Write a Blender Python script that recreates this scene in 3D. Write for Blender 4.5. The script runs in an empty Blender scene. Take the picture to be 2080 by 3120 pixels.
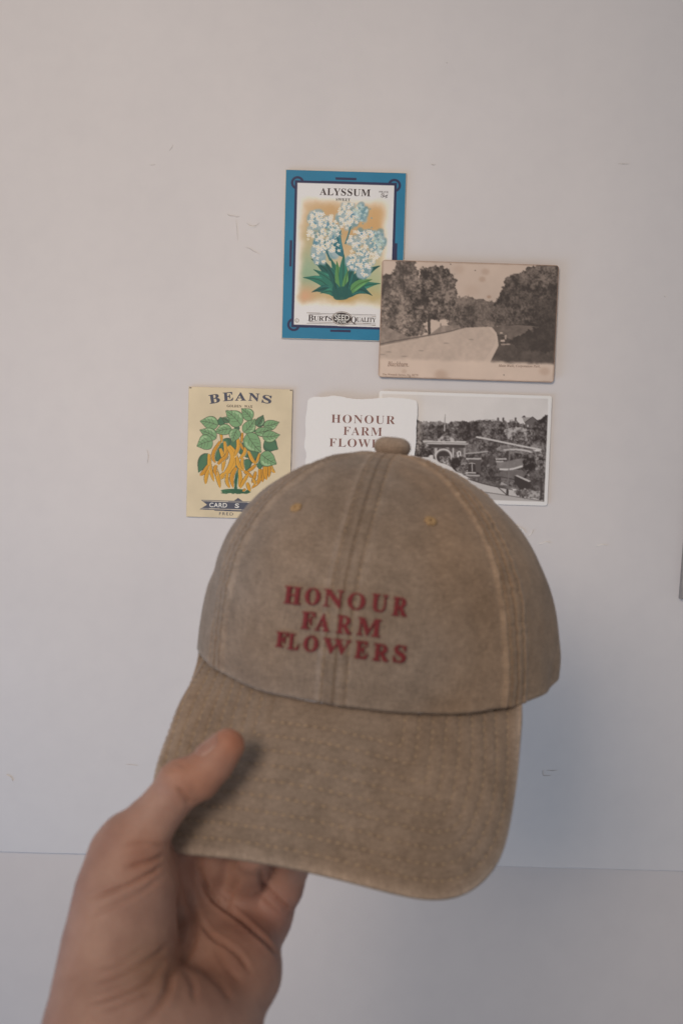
import bpy, bmesh, math, random
import numpy as np
from mathutils import Vector, Matrix, noise as mnoise
from mathutils.bvhtree import BVHTree

random.seed(7)
RNG = np.random.default_rng(7)
SC = bpy.context.scene
COL = SC.collection

# ------------------------------------------------------------------ camera
# photograph size in pixels and the lens (35 mm on a 36 mm long side)
PW, PH_ = 2080.0, 3120.0
LENS = 35.0
FPX = LENS / 36.0 * PH_
CAM = np.array([0.0, -0.79, 1.50])
pitch, roll = math.radians(-3.5), math.radians(1.65)
fwd = np.array([0, math.cos(pitch), math.sin(pitch)])
r0 = np.array([1.0, 0, 0]); u0 = np.cross(r0, fwd)
RT = math.cos(roll) * r0 + math.sin(roll) * u0
UP = -math.sin(roll) * r0 + math.cos(roll) * u0
cam = bpy.data.cameras.new('camera'); cam_o = bpy.data.objects.new('camera', cam); COL.objects.link(cam_o)
cam.sensor_fit = 'VERTICAL'; cam.sensor_height = 36.0; cam.sensor_width = 24.0; cam.lens = LENS
cam.clip_start = 0.01; cam.clip_end = 50
M = Matrix([[RT[i], UP[i], -fwd[i], CAM[i]] for i in range(3)] + [[0, 0, 0, 1]])
cam_o.matrix_world = M
cam.dof.use_dof = True; cam.dof.focus_distance = 0.79; cam.dof.aperture_fstop = 11.0
SC.camera = cam_o

# ------------------------------------------------------------------ light (indoors: room lamps, no sun)
W = bpy.data.worlds.new('World'); SC.world = W; W.use_nodes = True
bg = W.node_tree.nodes['Background']
bg.inputs[0].default_value = (0.93, 0.94, 0.985, 1); bg.inputs[1].default_value = 0.275

def area(name, loc, target, sx, sy, power, color):
    l = bpy.data.lights.new(name, 'AREA'); l.shape = 'RECTANGLE'; l.size = sx; l.size_y = sy
    l.energy = power; l.color = color
    o = bpy.data.objects.new(name, l); COL.objects.link(o); o.location = loc
    o.rotation_euler = (Vector(target) - Vector(loc)).to_track_quat('-Z', 'Y').to_euler()
    return o
key = area('window_light', (-0.70, -1.60, 2.20), (-0.12, 0, 1.52), 0.9, 0.9, 1.62, (1.0, 0.84, 0.70))
key.data.spread = math.radians(38)
side = area('side_window_light', (-1.5, -0.50, 0.55), (-0.30, -0.05, 1.05), 0.6, 0.6, 1.3, (0.30, 0.58, 1.0))
side.data.spread = math.radians(70)

SC.view_settings.view_transform = 'Standard'; SC.view_settings.look = 'None'
SC.view_settings.exposure = 0.0; SC.view_settings.gamma = 1.0
SC.render.engine = 'CYCLES'
SC.cycles.use_denoising = True
SC.cycles.max_bounces = 8

# ------------------------------------------------------------------ helpers
def cam_pt(px, py, d):
    """photo pixel + depth along the camera axis -> world point"""
    x = (px - PW / 2) / FPX * d; y = -(py - PH_ / 2) / FPX * d
    return CAM + RT * x + UP * y + fwd * d
def c2w(Q):
    """camera frame (x right, y up, z towards the viewer) -> world"""
    Q = np.asarray(Q, float)
    return CAM + Q[..., 0:1] * RT + Q[..., 1:2] * UP - Q[..., 2:3] * fwd
def w2px(P):
    d = np.asarray(P) - CAM
    x = d @ RT; y = d @ UP; z = d @ fwd
    return np.stack([PW / 2 + FPX * x / z, PH_ / 2 - FPX * y / z, z], -1)
def wall_pt(px, py, off=0.0):
    """photo pixel -> point on the wall plane, off metres in front of it"""
    dr = fwd + RT * (px - PW / 2) / FPX - UP * (py - PH_ / 2) / FPX
    return CAM + dr * ((-off - CAM[1]) / dr[1])

def s2l(c):
    c = np.asarray(c, float) / 255.0
    return np.where(c <= 0.04045, c / 12.92, ((c + 0.055) / 1.055) ** 2.4)
KL = np.array([0.64, 0.59, 0.565])           # light level on the wall: seen colour -> paint albedo
def alb(c):
    return np.clip(s2l(c) / KL, 0.004, 0.86)

def tag(o, label=None, cat=None, kind=None, group=None):
    if label: o['label'] = label
    if cat: o['category'] = cat
    if kind: o['kind'] = kind
    if group: o['group'] = group
    return o
def empty(name, loc):
    o = bpy.data.objects.new(name, None); o.empty_display_size = 0.02; COL.objects.link(o); o.location = loc
    return o
def mesh_obj(name, V, F, mat, parent=None, smooth=True, origin=None):
    V = np.asarray(V, float)
    if origin is None and parent is not None: origin = np.array(parent['_o'])
    if origin is None: origin = np.zeros(3)
    me = bpy.data.meshes.new(name)
    if isinstance(F, np.ndarray):
        n = len(F); k = F.shape[1]
        me.vertices.add(len(V)); me.vertices.foreach_set('co', (V - origin).astype(np.float32).ravel())
        me.loops.add(n * k); me.loops.foreach_set('vertex_index', F.astype(np.int32).ravel())
        me.polygons.add(n); me.polygons.foreach_set('loop_start', np.arange(0, n * k, k, dtype=np.int32))
        me.polygons.foreach_set('loop_total', np.full(n, k, np.int32))
        me.update(calc_edges=True)
    else:
        me.from_pydata([tuple(v) for v in (V - origin)], [], F)
    me.validate()
    if smooth: me.polygons.foreach_set('use_smooth', np.ones(len(me.polygons), bool))
    me.materials.append(mat)
    o = bpy.data.objects.new(name, me); COL.objects.link(o)
    if parent is not None: o.parent = parent
    else: o.location = origin
    o['_o'] = [float(x) for x in origin]
    return o
def root(name, loc):
    o = empty(name, loc); o['_o'] = [float(x) for x in loc]; return o
def set_color(o, name, C):
    me = o.data
    a = me.color_attributes.new(name, 'FLOAT_COLOR', 'POINT')
    C = np.asarray(C, np.float32)
    if C.shape[1] == 3: C = np.concatenate([C, np.ones((len(C), 1), np.float32)], 1)
    a.data.foreach_set('color', C.ravel())
def grid_faces(nu, nv, wrap=False):
    i = np.arange(nu if wrap else nu - 1); j = np.arange(nv - 1)
    I, J = np.meshgrid(i, j, indexing='ij'); I = I.ravel(); J = J.ravel(); I2 = (I + 1) % nu
    return np.stack([I * nv + J, I2 * nv + J, I2 * nv + J + 1, I * nv + J + 1], 1)

# ---- materials
def mat_new(name):
    m = bpy.data.materials.new(name); m.use_nodes = True
    nt = m.node_tree; b = nt.nodes['Principled BSDF']
    return m, nt, b
def nd(nt, t, **kw):
    n = nt.nodes.new(t)
    for k, v in kw.items(): setattr(n, k, v)
    return n
def noise_node(nt, scale, detail=4, rough=0.55, coord='Object'):
    tc = nd(nt, 'ShaderNodeTexCoord'); n = nd(nt, 'ShaderNodeTexNoise')
    n.inputs['Scale'].default_value = scale; n.inputs['Detail'].default_value = detail; n.inputs['Roughness'].default_value = rough
    nt.links.new(tc.outputs[coord], n.inputs['Vector']); return n
def ramp(nt, src, stops):
    r = nd(nt, 'ShaderNodeValToRGB'); e = r.color_ramp.elements
    while len(e) < len(stops): e.new(0.5)
    for k, (p, c) in enumerate(stops):
        e[k].position = p; e[k].color = (*c, 1) if len(c) == 3 else c
    nt.links.new(src, r.inputs[0]); return r
def bump(nt, b, src, strength, dist):
    bp = nd(nt, 'ShaderNodeBump'); bp.inputs['Strength'].default_value = strength; bp.inputs['Distance'].default_value = dist
    nt.links.new(src, bp.inputs['Height'])
    if b.inputs['Normal'].is_linked:
        nt.links.new(b.inputs['Normal'].links[0].from_socket, bp.inputs['Normal'])
    nt.links.new(bp.outputs[0], b.inputs['Normal']); return bp
def mixc(nt, fac, a, bb, mode='MIX'):
    m = nd(nt, 'ShaderNodeMix', data_type='RGBA', blend_type=mode)
    for sock, v in ((m.inputs[0], fac), (m.inputs[6], a), (m.inputs[7], bb)):
        if hasattr(v, 'is_linked'): nt.links.new(v, sock)
        elif isinstance(v, (int, float)): sock.default_value = v
        else: sock.default_value = (*v, 1)
    return m.outputs[2]

def plain(name, c, rough=0.7, n_scale=900, var=0.12, bmp=0.0):
    m, nt, b = mat_new(name)
    n = noise_node(nt, n_scale, 5)
    c = np.array(c)
    r = ramp(nt, n.outputs[0], [(0.3, tuple(c * (1 - var))), (0.7, tuple(np.clip(c * (1 + var), 0, 0.9)))])
    nt.links.new(r.outputs[0], b.inputs['Base Color']); b.inputs['Roughness'].default_value = rough
    b.inputs['Specular IOR Level'].default_value = 0.3
    if bmp: bump(nt, b, n.outputs[0], bmp, 0.0005)
    return m
def wall_material(name, c, sc=1.0):
    m, nt, b = mat_new(name)
    big = noise_node(nt, 5, 3); fine = noise_node(nt, 420, 4, 0.6); mid = noise_node(nt, 60, 4, 0.55)
    c = np.array(c)
    r = ramp(nt, big.outputs[0], [(0.3, tuple(c * 0.965)), (0.7, tuple(c * 1.02))])
    r2 = ramp(nt, mid.outputs[0], [(0.25, (0.975, 0.975, 0.978)), (0.6, (1, 1, 1))])
    nt.links.new(mixc(nt, 1.0, r.outputs[0], r2.outputs[0], 'MULTIPLY'), b.inputs['Base Color'])
    b.inputs['Roughness'].default_value = 0.62; b.inputs['Specular IOR Level'].default_value = 0.3
    bump(nt, b, fine.outputs[0], 0.10 * sc, 0.0005); bump(nt, b, mid.outputs[0], 0.07 * sc, 0.0015)
    return m
def print_material(name, rough=0.5, grain=0.05):
    m, nt, b = mat_new(name)
    a = nd(nt, 'ShaderNodeVertexColor', layer_name='print')
    n = noise_node(nt, 2600, 3)
    r = ramp(nt, n.outputs[0], [(0.3, (1 - grain,) * 3), (0.7, (1 + grain * 0.4,) * 3)])
    nt.links.new(mixc(nt, 1.0, a.outputs[0], r.outputs[0], 'MULTIPLY'), b.inputs['Base Color'])
    b.inputs['Roughness'].default_value = rough; b.inputs['Specular IOR Level'].default_value = 0.35
    w = noise_node(nt, 25, 3); bump(nt, b, w.outputs[0], 0.15, 0.002)
    return m

# ------------------------------------------------------------------ the wall
WALL_C = (0.81, 0.766, 0.745)
mat_wall = wall_material('wall_paint', WALL_C)
mat_wall_low = wall_material('lower_wall_paint', (0.68, 0.645, 0.64), 0.7)
ledge_l = wall_pt(0, 2597); ledge_r = wall_pt(2080, 2656)
LZ0 = (ledge_l[2] + ledge_r[2]) / 2
slope = (ledge_r[2] - ledge_l[2]) / (ledge_r[0] - ledge_l[0])
XW = 1.6
def ledge_z(x): return LZ0 + slope * x
def wall_panel():
    t = 0.005; xs = np.linspace(-XW, XW, 121); bev = 0.0012
    V = []; F = []
    prof = lambda x: [(0, 2.9), (0, ledge_z(x) + bev + 0.0006 * mnoise.noise((x * 18, 0, 0))), (bev, ledge_z(x) + 0.0005 * mnoise.noise((x * 30, 3, 0))), (t, ledge_z(x))]
    for x in xs:
        for (y, z) in prof(x): V.append((x, y, z))
    F = grid_faces(len(xs), 4)
    return mesh_obj('wall', np.array(V), F, mat_wall, smooth=False)
wall = tag(wall_panel(), kind='structure')
low = tag(mesh_obj('lower_wall', np.array([(-XW, 0.005, 0.2), (XW, 0.005, 0.2), (XW, 0.005, ledge_z(XW) + 0.05), (-XW, 0.005, ledge_z(-XW) + 0.05)]),
                   [(0, 1, 2, 3)], mat_wall_low, smooth=False), kind='structure')

mat_scuff = plain('chipped_paint', alb((168, 157, 152)), 0.8, 600, 0.2)
mat_chip = plain('raised_chip', (0.84, 0.82, 0.79), 0.5, 300, 0.03)
def scuff(pts, w0=2.4, raised=False, strength=1.0, name='scuff'):
    """a thin crack or chip in the paint, drawn along photo pixels on the wall"""
    P = [wall_pt(x, y) for x, y in pts]
    P = catmull(np.array(P), 6)
    V = []; n = len(P)
    for k, p in enumerate(P):
        d = P[min(k + 1, n - 1)] - P[max(k - 1, 0)]; d /= np.linalg.norm(d)
        s = np.array([-d[2], 0, d[0]]); w = (w0 / 3850) * 0.5 * math.sin(math.pi * (0.08 + 0.84 * k / (n - 1)))
        V += [p + s * w - [0, 0.0001, 0], p - [0, 0.0006 if raised else 0.0003, 0], p - s * w - [0, 0.0001, 0]]
    o = mesh_obj(name, np.array(V), grid_faces(n, 3), mat_chip if raised else mat_scuff, parent=wall)
    return o
def catmull(P, m):
    P = np.asarray(P, float); n = len(P)
    if n < 3:
        t = np.linspace(0, 1, m * (n - 1) + 1)[:, None]; return P[0] * (1 - t) + P[-1] * t
    E = np.vstack([2 * P[0] - P[1], P, 2 * P[-1] - P[-2]]); out = []
    for i in range(n - 1):
        p0, p1, p2, p3 = E[i:i + 4]
        for t in np.arange(m) / m:
            out.append(0.5 * (2 * p1 + (p2 - p0) * t + (2 * p0 - 5 * p1 + 4 * p2 - p3) * t * t + (3 * p1 - p0 - 3 * p2 + p3) * t ** 3))
    out.append(P[-1]); return np.array(out)
for pts, w, rz in [
    ([(692, 652), (700, 657), (712, 658), (722, 661), (731, 659)], 3.0, False),
    ([(751, 679), (760, 686), (772, 689), (783, 685), (791, 678)], 2.2, False),
    ([(756, 689), (770, 692), (782, 689)], 4.0, True),
    ([(747, 754), (760, 757), (772, 765), (782, 770), (792, 776)], 2.0, False),
    ([(719, 670), (722, 700), (724, 735)], 1.2, False),
    ([(528, 441), (522, 452), (516, 460)], 2.2, False),
    ([(457, 503), (466, 503), (474, 501)], 2.2, False),
    ([(1881, 499), (1898, 500), (1917, 500)], 2.4, False),
    ([(1312, 500), (1320, 503), (1326, 501)], 2.4, False),
    ([(1358, 191), (1363, 192)], 3, False),
    ([(2021, 902), (2026, 906)], 3, False),
    ([(448, 1370), (452, 1390), (449, 1412)], 2.0, False),
    ([(1652, 2346), (1653, 2362), (1677, 2363)], 2.2, False),
    ([(1664, 2347), (1680, 2348), (1696, 2347)], 2.2, False),
    ([(384, 2329), (400, 2330), (420, 2332)], 1.6, False),
    ([(1565, 1600), (1590, 1612), (1600, 1625)], 3.0, True),
    ([(1600, 1640), (1615, 1628), (1622, 1614)], 2.6, True),
    ([(20, 2360), (34, 2368), (40, 2380)], 2.0, True),
    ([(1640, 1660), (1660, 1652), (1675, 1655)], 3.0, True),
    ([(1815, 1665), (1830, 1660), (1848, 1662)], 3.0, True)]:
    scuff(pts, w, rz)

# ------------------------------------------------------------------ flat print: a small numpy painter
def fbm(h, w, cells, octv=4, seed=0, rough=0.55):
    r = np.random.default_rng(seed); out = np.zeros((h, w)); amp = 1.0; tot = 0
    for o in range(octv):
        cx = max(2, int(cells * 2 ** o)); cy = max(2, int(cx * h / w))
        g = r.random((cy + 2, cx + 2))
        y = np.linspace(0, cy, h); x = np.linspace(0, cx, w)
        yi = y.astype(int); xi = x.astype(int); fy = (y - yi)[:, None]; fx = (x - xi)[None]
        fy = fy * fy * (3 - 2 * fy); fx = fx * fx * (3 - 2 * fx)
        a = g[np.ix_(yi, xi)]; b = g[np.ix_(yi, xi + 1)]; c = g[np.ix_(yi + 1, xi)]; d = g[np.ix_(yi + 1, xi + 1)]
        out += amp * ((a * (1 - fx) + b * fx) * (1 - fy) + (c * (1 - fx) + d * fx) * fy); tot += amp; amp *= rough
    return out / tot
def sstep(a, b, x):
    t = np.clip((x - a) / (b - a), 0, 1); return t * t * (3 - 2 * t)

class Canvas:
    """raster whose drawing calls take the coordinates of a zoomed view; tl, tr, bl are the card corners in that view"""
    def __init__(s, w, h, tl, tr, bl, base):
        s.w, s.h = w, h
        s.A = np.linalg.inv(np.array([[tr[0] - tl[0], bl[0] - tl[0]], [tr[1] - tl[1], bl[1] - tl[1]]], float)); s.tl = np.array(tl, float)
        s.px = np.zeros((h, w, 3)) + np.array(base, float)
        s.sc = w / math.hypot(tr[0] - tl[0], tr[1] - tl[1])       # canvas px per view px
        yy, xx = np.mgrid[0:h, 0:w]; s.X = xx + 0.5; s.Y = yy + 0.5
    def m(s, pts):
        uv = (np.atleast_2d(np.array(pts, float)) - s.tl) @ s.A.T
        return uv * [s.w, s.h]
    def _blend(s, sl, mask, c, a):
        k = (mask * a)[..., None]; s.px[sl] = s.px[sl] * (1 - k) + np.array(c, float) * k
    def box(s, P, pad):
        x0 = max(0, int(P[:, 0].min() - pad)); x1 = min(s.w, int(P[:, 0].max() + pad) + 2)
        y0 = max(0, int(P[:, 1].min() - pad)); y1 = min(s.h, int(P[:, 1].max() + pad) + 2)
        return None if x1 <= x0 or y1 <= y0 else (slice(y0, y1), slice(x0, x1))
    def mask_poly(s, P, sl, warp=None):
        X = s.X[sl]; Y = s.Y[sl]
        if warp is not None: X = X + warp[0][sl]; Y = Y + warp[1][sl]
        ins = np.zeros(X.shape, bool); n = len(P)
        for i in range(n):
            x1, y1 = P[i]; x2, y2 = P[(i + 1) % n]
            if y1 == y2: continue
            c = ((y1 > Y) != (y2 > Y)) & (X < (x2 - x1) * (Y - y1) / (y2 - y1) + x1)
            ins ^= c
        return ins.astype(float)
    def poly(s, pts, c, a=1.0, smooth=0, warp=None, soft=0):
        P = s.m(pts)
        if smooth: P = catmull(np.vstack([P, P[:1]]), smooth)[:-1]
        sl = s.box(P, (40 if warp is not None else 2) + soft * 3)
        if sl is None: return
        m = s.mask_poly(P, sl, warp)
        if soft: m = blur(m, soft)
        s._blend(sl, m, c, a)
    def ell(s, x, y, rx, ry, c, a=1.0, soft=0.0, rot=0.0):
        q = s.m([(x, y)])[0]; rx *= s.sc; ry *= s.sc; R = max(rx, ry) * (1 + soft) + 2
        sl = s.box(np.array([q]), R)
        if sl is None: return
        dx = s.X[sl] - q[0]; dy = s.Y[sl] - q[1]; cr, sr = math.cos(rot), math.sin(rot)
        d = np.sqrt(((dx * cr + dy * sr) / rx) ** 2 + ((-dx * sr + dy * cr) / ry) ** 2)
        e = max(soft, 0.6 / min(rx, ry))
        s._blend(sl, 1 - sstep(1 - e, 1 + e, d), c, a)
    def stroke(s, pts, w, c, a=1.0, smooth=6, taper=False):
        P = s.m(pts)
        if smooth: P = catmull(P, smooth)
        hw = w * s.sc / 2; n = len(P); L = []; Rr = []
        for i in range(n):
            d = P[min(i + 1, n - 1)] - P[max(i - 1, 0)]; d = d / (np.linalg.norm(d) + 1e-9)
            k = hw * (math.sin(math.pi * min(1, 0.12 + 0.88 * i / (n - 1))) ** 0.5 if taper else 1)
            nn = np.array([-d[1], d[0]]) * max(k, 0.05); L.append(P[i] + nn); Rr.append(P[i] - nn)
        Q = np.array(L + Rr[::-1]); sl = s.box(Q, 2)
        if sl is None: return
        s._blend(sl, s.mask_poly(Q, sl), c, a)
    def leaf(s, b, t, w, c, line=None, vein=None, lw=4, bend=0.0, hi=None):
        b = np.array(b, float); t = np.array(t, float); d = t - b; L = np.linalg.norm(d); d /= L; n = np.array([-d[1], d[0]])
        prof = [(0, 0), (0.08, 0.28), (0.25, 0.48), (0.45, 0.5), (0.65, 0.4), (0.85, 0.17), (1, 0)]
        mid = lambda k: b + d * L * k + n * bend * L * math.sin(math.pi * k)
        A = [mid(k) + n * w * h for k, h in prof]; B = [mid(k) - n * w * h for k, h in prof[::-1]]
        if line is not None:
            s.poly(A + B[1:-1], line, 1, 3)
            q = (w - 2 * lw) / w; A = [mid(0.02 + k * .96) + n * w * h * q for k, h in prof]; B = [mid(0.02 + k * .96) - n * w * h * q for k, h in prof[::-1]]
        s.poly(A + B[1:-1], c, 1, 3)
        if hi is not None: s.stroke([mid(0.25) + n * w * .3, mid(.5) + n * w * .33, mid(.75) + n * w * .18], w * .14, hi, .7, 4, True)
        if vein is not None:
            s.stroke([mid(k) for k in (0.05, .35, .65, .95)], lw * 0.9, vein, 1, 3)
            for k in (.25, .45, .65):
                for sg in (-1, 1): s.stroke([mid(k), mid(k + .12) + n * sg * w * .2, mid(k + .2) + n * sg * w * .33 * (1.25 - k)], lw * .6, vein, .9, 3)
    def done(s):
        """box-filter to half size"""
        a = s.px; return (a[0::2, 0::2] + a[1::2, 0::2] + a[0::2, 1::2] + a[1::2, 1::2]) / 4
def blur(m, r):
    r = int(max(1, r)); k = np.ones(2 * r + 1) / (2 * r + 1)
    for _ in range(2):
        m = np.apply_along_axis(lambda v: np.convolve(v, k, 'same'), 0, m); m = np.apply_along_axis(lambda v: np.convolve(v, k, 'same'), 1, m)
    return m

NAVY = (36, 38, 66); INK = (62, 50, 48)
def paint_alyssum():
    tl, tr, bl = (108, 92), (1418, 130), (72, 1928)
    c = Canvas(560, 784, tl, tr, bl, (30, 102, 130))
    c.px *= (0.95 + 0.1 * fbm(c.h, c.w, 5, 4, 3))[..., None]
    ptl, ptr, pbl = (235, 235), (1290, 264), (203, 1780); pbr = (1256, 1812)
    for q in (ptl, ptr, pbl, pbr):
        c.ell(q[0], q[1], 72, 72, NAVY); c.ell(q[0], q[1], 46, 46, (36, 102, 130))
    grow = lambda g: [(ptl[0] - g, ptl[1] - g), (ptr[0] + g, ptr[1] - g), (pbr[0] + g, pbr[1] + g), (pbl[0] - g, pbl[1] + g)]
    c.poly(grow(28), NAVY); c.poly(grow(0), (211, 197, 185))
    c.poly([(648, 176), (876, 183), (876, 209), (648, 202)], NAVY); c.poly([(154, 857), (181, 858), (177, 1144), (150, 1143)], NAVY)
    c.poly([(1304, 890), (1331, 891), (1327, 1180), (1300, 1180)], NAVY); c.poly([(605, 1835), (829, 1840), (828, 1866), (604, 1860)], NAVY)
    # vignette of washes behind the plant
    n = fbm(c.h, c.w, 6, 4, 5)
    uv = np.stack([c.X, c.Y], -1); P = c.m([(270, 400), (1215, 1590)])
    dx = np.minimum(uv[..., 0] - P[0, 0], P[1, 0] - uv[..., 0]) + (n - .5) * 40; dy = np.minimum(uv[..., 1] - P[0, 1], P[1, 1] - uv[..., 1]) + (n - .5) * 40
    mk = sstep(-12, 42, dx) * sstep(-12, 50, dy)
    def wash(x, y, rx, ry, col, a):
        q = c.m([(x, y)])[0]; d = ((c.X - q[0]) / (rx * c.sc)) ** 2 + ((c.Y - q[1]) / (ry * c.sc)) ** 2
        k = (np.exp(-d) * mk * a * (0.75 + 0.5 * n))[..., None]; k = np.clip(k, 0, 1); c.px = c.px * (1 - k) + np.array(col, float) * k
    wash(740, 820, 520, 620, (176, 146, 106), .9); wash(640, 520, 480, 300, (176, 136, 92), .75); wash(1120, 700, 260, 380, (180, 136, 86), .8); wash(340, 900, 220, 330, (172, 142, 100), .7)
    wash(360, 1230, 260, 320, (126, 146, 118), .9); wash(1080, 1330, 260, 260, (140, 150, 112), .8); wash(700, 1490, 560, 130, (168, 134, 84), .9)
    wash(320, 1480, 150, 130, (188, 140, 110), .7)
    # stems and leaves
    dk, md, lt = (27, 76, 70), (40, 98, 82), (78, 122, 72)
    for b, t, w, col, bd in [((700, 1460), (390, 1060), 120, dk, .12), ((640, 1440), (300, 1265), 100, md, .16), ((690, 1480), (395, 1425), 95, dk, .22),
                             ((700, 1480), (490, 1435), 80, md, .2), ((730, 1480), (415, 1175), 110, md, .1), ((720, 1460), (600, 1050), 100, md, .05),
                             ((730, 1470), (525, 1070), 90, dk, .03), ((720, 1450), (670, 1085), 90, lt, 0), ((740, 1400), (745, 1000), 95, md, 0),
                             ((780, 1470), (1145, 1135), 130, dk, -.12), ((790, 1480), (1150, 1330), 90, md, -.12), ((770, 1480), (1062, 1462), 110, dk, -.28),
                             ((800, 1440), (1058, 1285), 90, lt, -.1), ((760, 1460), (880, 1090), 90, dk, -.04), ((745, 1440), (790, 1180), 60, lt, 0), ((700, 1500), (640, 1300), 90, dk, 0), ((760, 1500), (800, 1300), 90, dk, 0)]:
        c.leaf(b, t, w, col, bend=bd, hi=tuple(np.array(col) * 1.25 + 10))
        bb, tt = np.array(b, float), np.array(t, float); c.stroke([bb, (bb + tt) / 2 + np.array([-(tt - bb)[1], (tt - bb)[0]]) * bd, tt], 7, tuple(np.array(col) * .6), .8, 4)
    c.poly([(610, 1420), (650, 1500), (730, 1510), (800, 1490), (840, 1420), (740, 1360)], dk, .9, 4)
    # flower heads: blue-grey shade under white four-petalled flowers
    r = np.random.default_rng(11)
    heads = [(510, 750, 180, 210, 104), (450, 640, 90, 100, 16), (790, 590, 120, 150, 62), (930, 560, 70, 90, 2), (970, 940, 195, 215, 98), (1110, 880, 80, 140, 5), (480, 1010, 70, 120, 16), (640, 950, 70, 90, 14), (850, 1100, 70, 80, 11), (970, 1180, 70, 80, 10)]
    for x, y, rx, ry, k in heads:
        for _ in range(26):
            a = r.random() * 6.28; q = r.random() ** .5
            cc = [(132, 148, 150), (112, 138, 142), (146, 156, 154), (98, 126, 130)][r.integers(4)]
            c.ell(x + math.cos(a) * rx * q * .9, y + math.sin(a) * ry * q * .9, 42, 34, cc, .8, .4, r.random() * 3)
    for _ in range(26): c.ell(r.normal(900, 60), r.normal(610, 70), 10, 8, (96, 134, 146), .6)
    for x, y in [(560, 690), (420, 690), (640, 830), (430, 890), (830, 580), (900, 900), (1060, 860), (1000, 1010), (940, 800)]: c.ell(x, y, 24, 34, (66, 112, 132), .75, .4)
    c.leaf((730, 1040), (715, 745), 110, (38, 92, 100), bend=-.18, hi=(70, 130, 135)); c.stroke([(540, 880), (560, 980), (600, 1080)], 22, (32, 84, 90), .9); c.stroke([(820, 690), (800, 780), (760, 900)], 16, (40, 96, 105), .9)
    for x, y, rx, ry, k in heads:
        for _ in range(k):
            a = r.random() * 6.28; q = r.random() ** .5; fx = x + math.cos(a) * rx * q; fy = y + math.sin(a) * ry * q
            if (fx > 860 and fy < 760 and fx > 900) or (fx > 1080 and fy < 980 and r.random() < .7): continue
            sz = r.uniform(8.5, 13); th = r.random() * 3.14; wh = np.array([212, 200, 187]) * r.uniform(.93, 1.02)
            for j in range(4):
                g = th + j * math.pi / 2; c.ell(fx + math.cos(g) * sz, fy + math.sin(g) * sz, sz * .88, sz * .56, wh, .96, 0.15, g)
            c.ell(fx, fy, 5, 5, (190, 160, 90), .9)
    for x, y, rx, ry, k in ((930, 560, 75, 95, 46), (1120, 890, 70, 130, 46), (640, 760, 80, 90, 20)):
        for _ in range(k):
            g0 = r.random() * 6.28; q = r.random() ** .5; fx = x + math.cos(g0) * rx * q; fy = y + math.sin(g0) * ry * q; cc = [(172, 184, 180), (92, 124, 132), (156, 168, 156)][r.integers(3)]
            for j in range(4): c.ell(fx + math.cos(g0 + j * 1.57) * 9, fy + math.sin(g0 + j * 1.57) * 9, 8, 5, cc, .8, .2, g0 + j * 1.57)
    # maker's line: rules and the dark oval
    for y0 in (1655, 1672, 1752, 1768): c.stroke([(345 if y0 in (1655, 1768) else 370, y0 - 4), (1104, y0 + 20)], 5, INK, .8, 0)
    c.poly([(360, 1668), (1100, 1692), (1098, 1760), (356, 1744)], (211, 197, 185))
    c.ell(733, 1712, 112, 76, INK, .8, 0, .03); c.ell(733, 1712, 106, 70, (211, 197, 185), 1, 0, .03); c.ell(733, 1712, 100, 64, (54, 46, 44), 1, 0, .03)
    c.ell(238, 1735, 22, 22, INK); c.ell(238, 1735, 18, 18, (211, 197, 185))
    return c.done()

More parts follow.
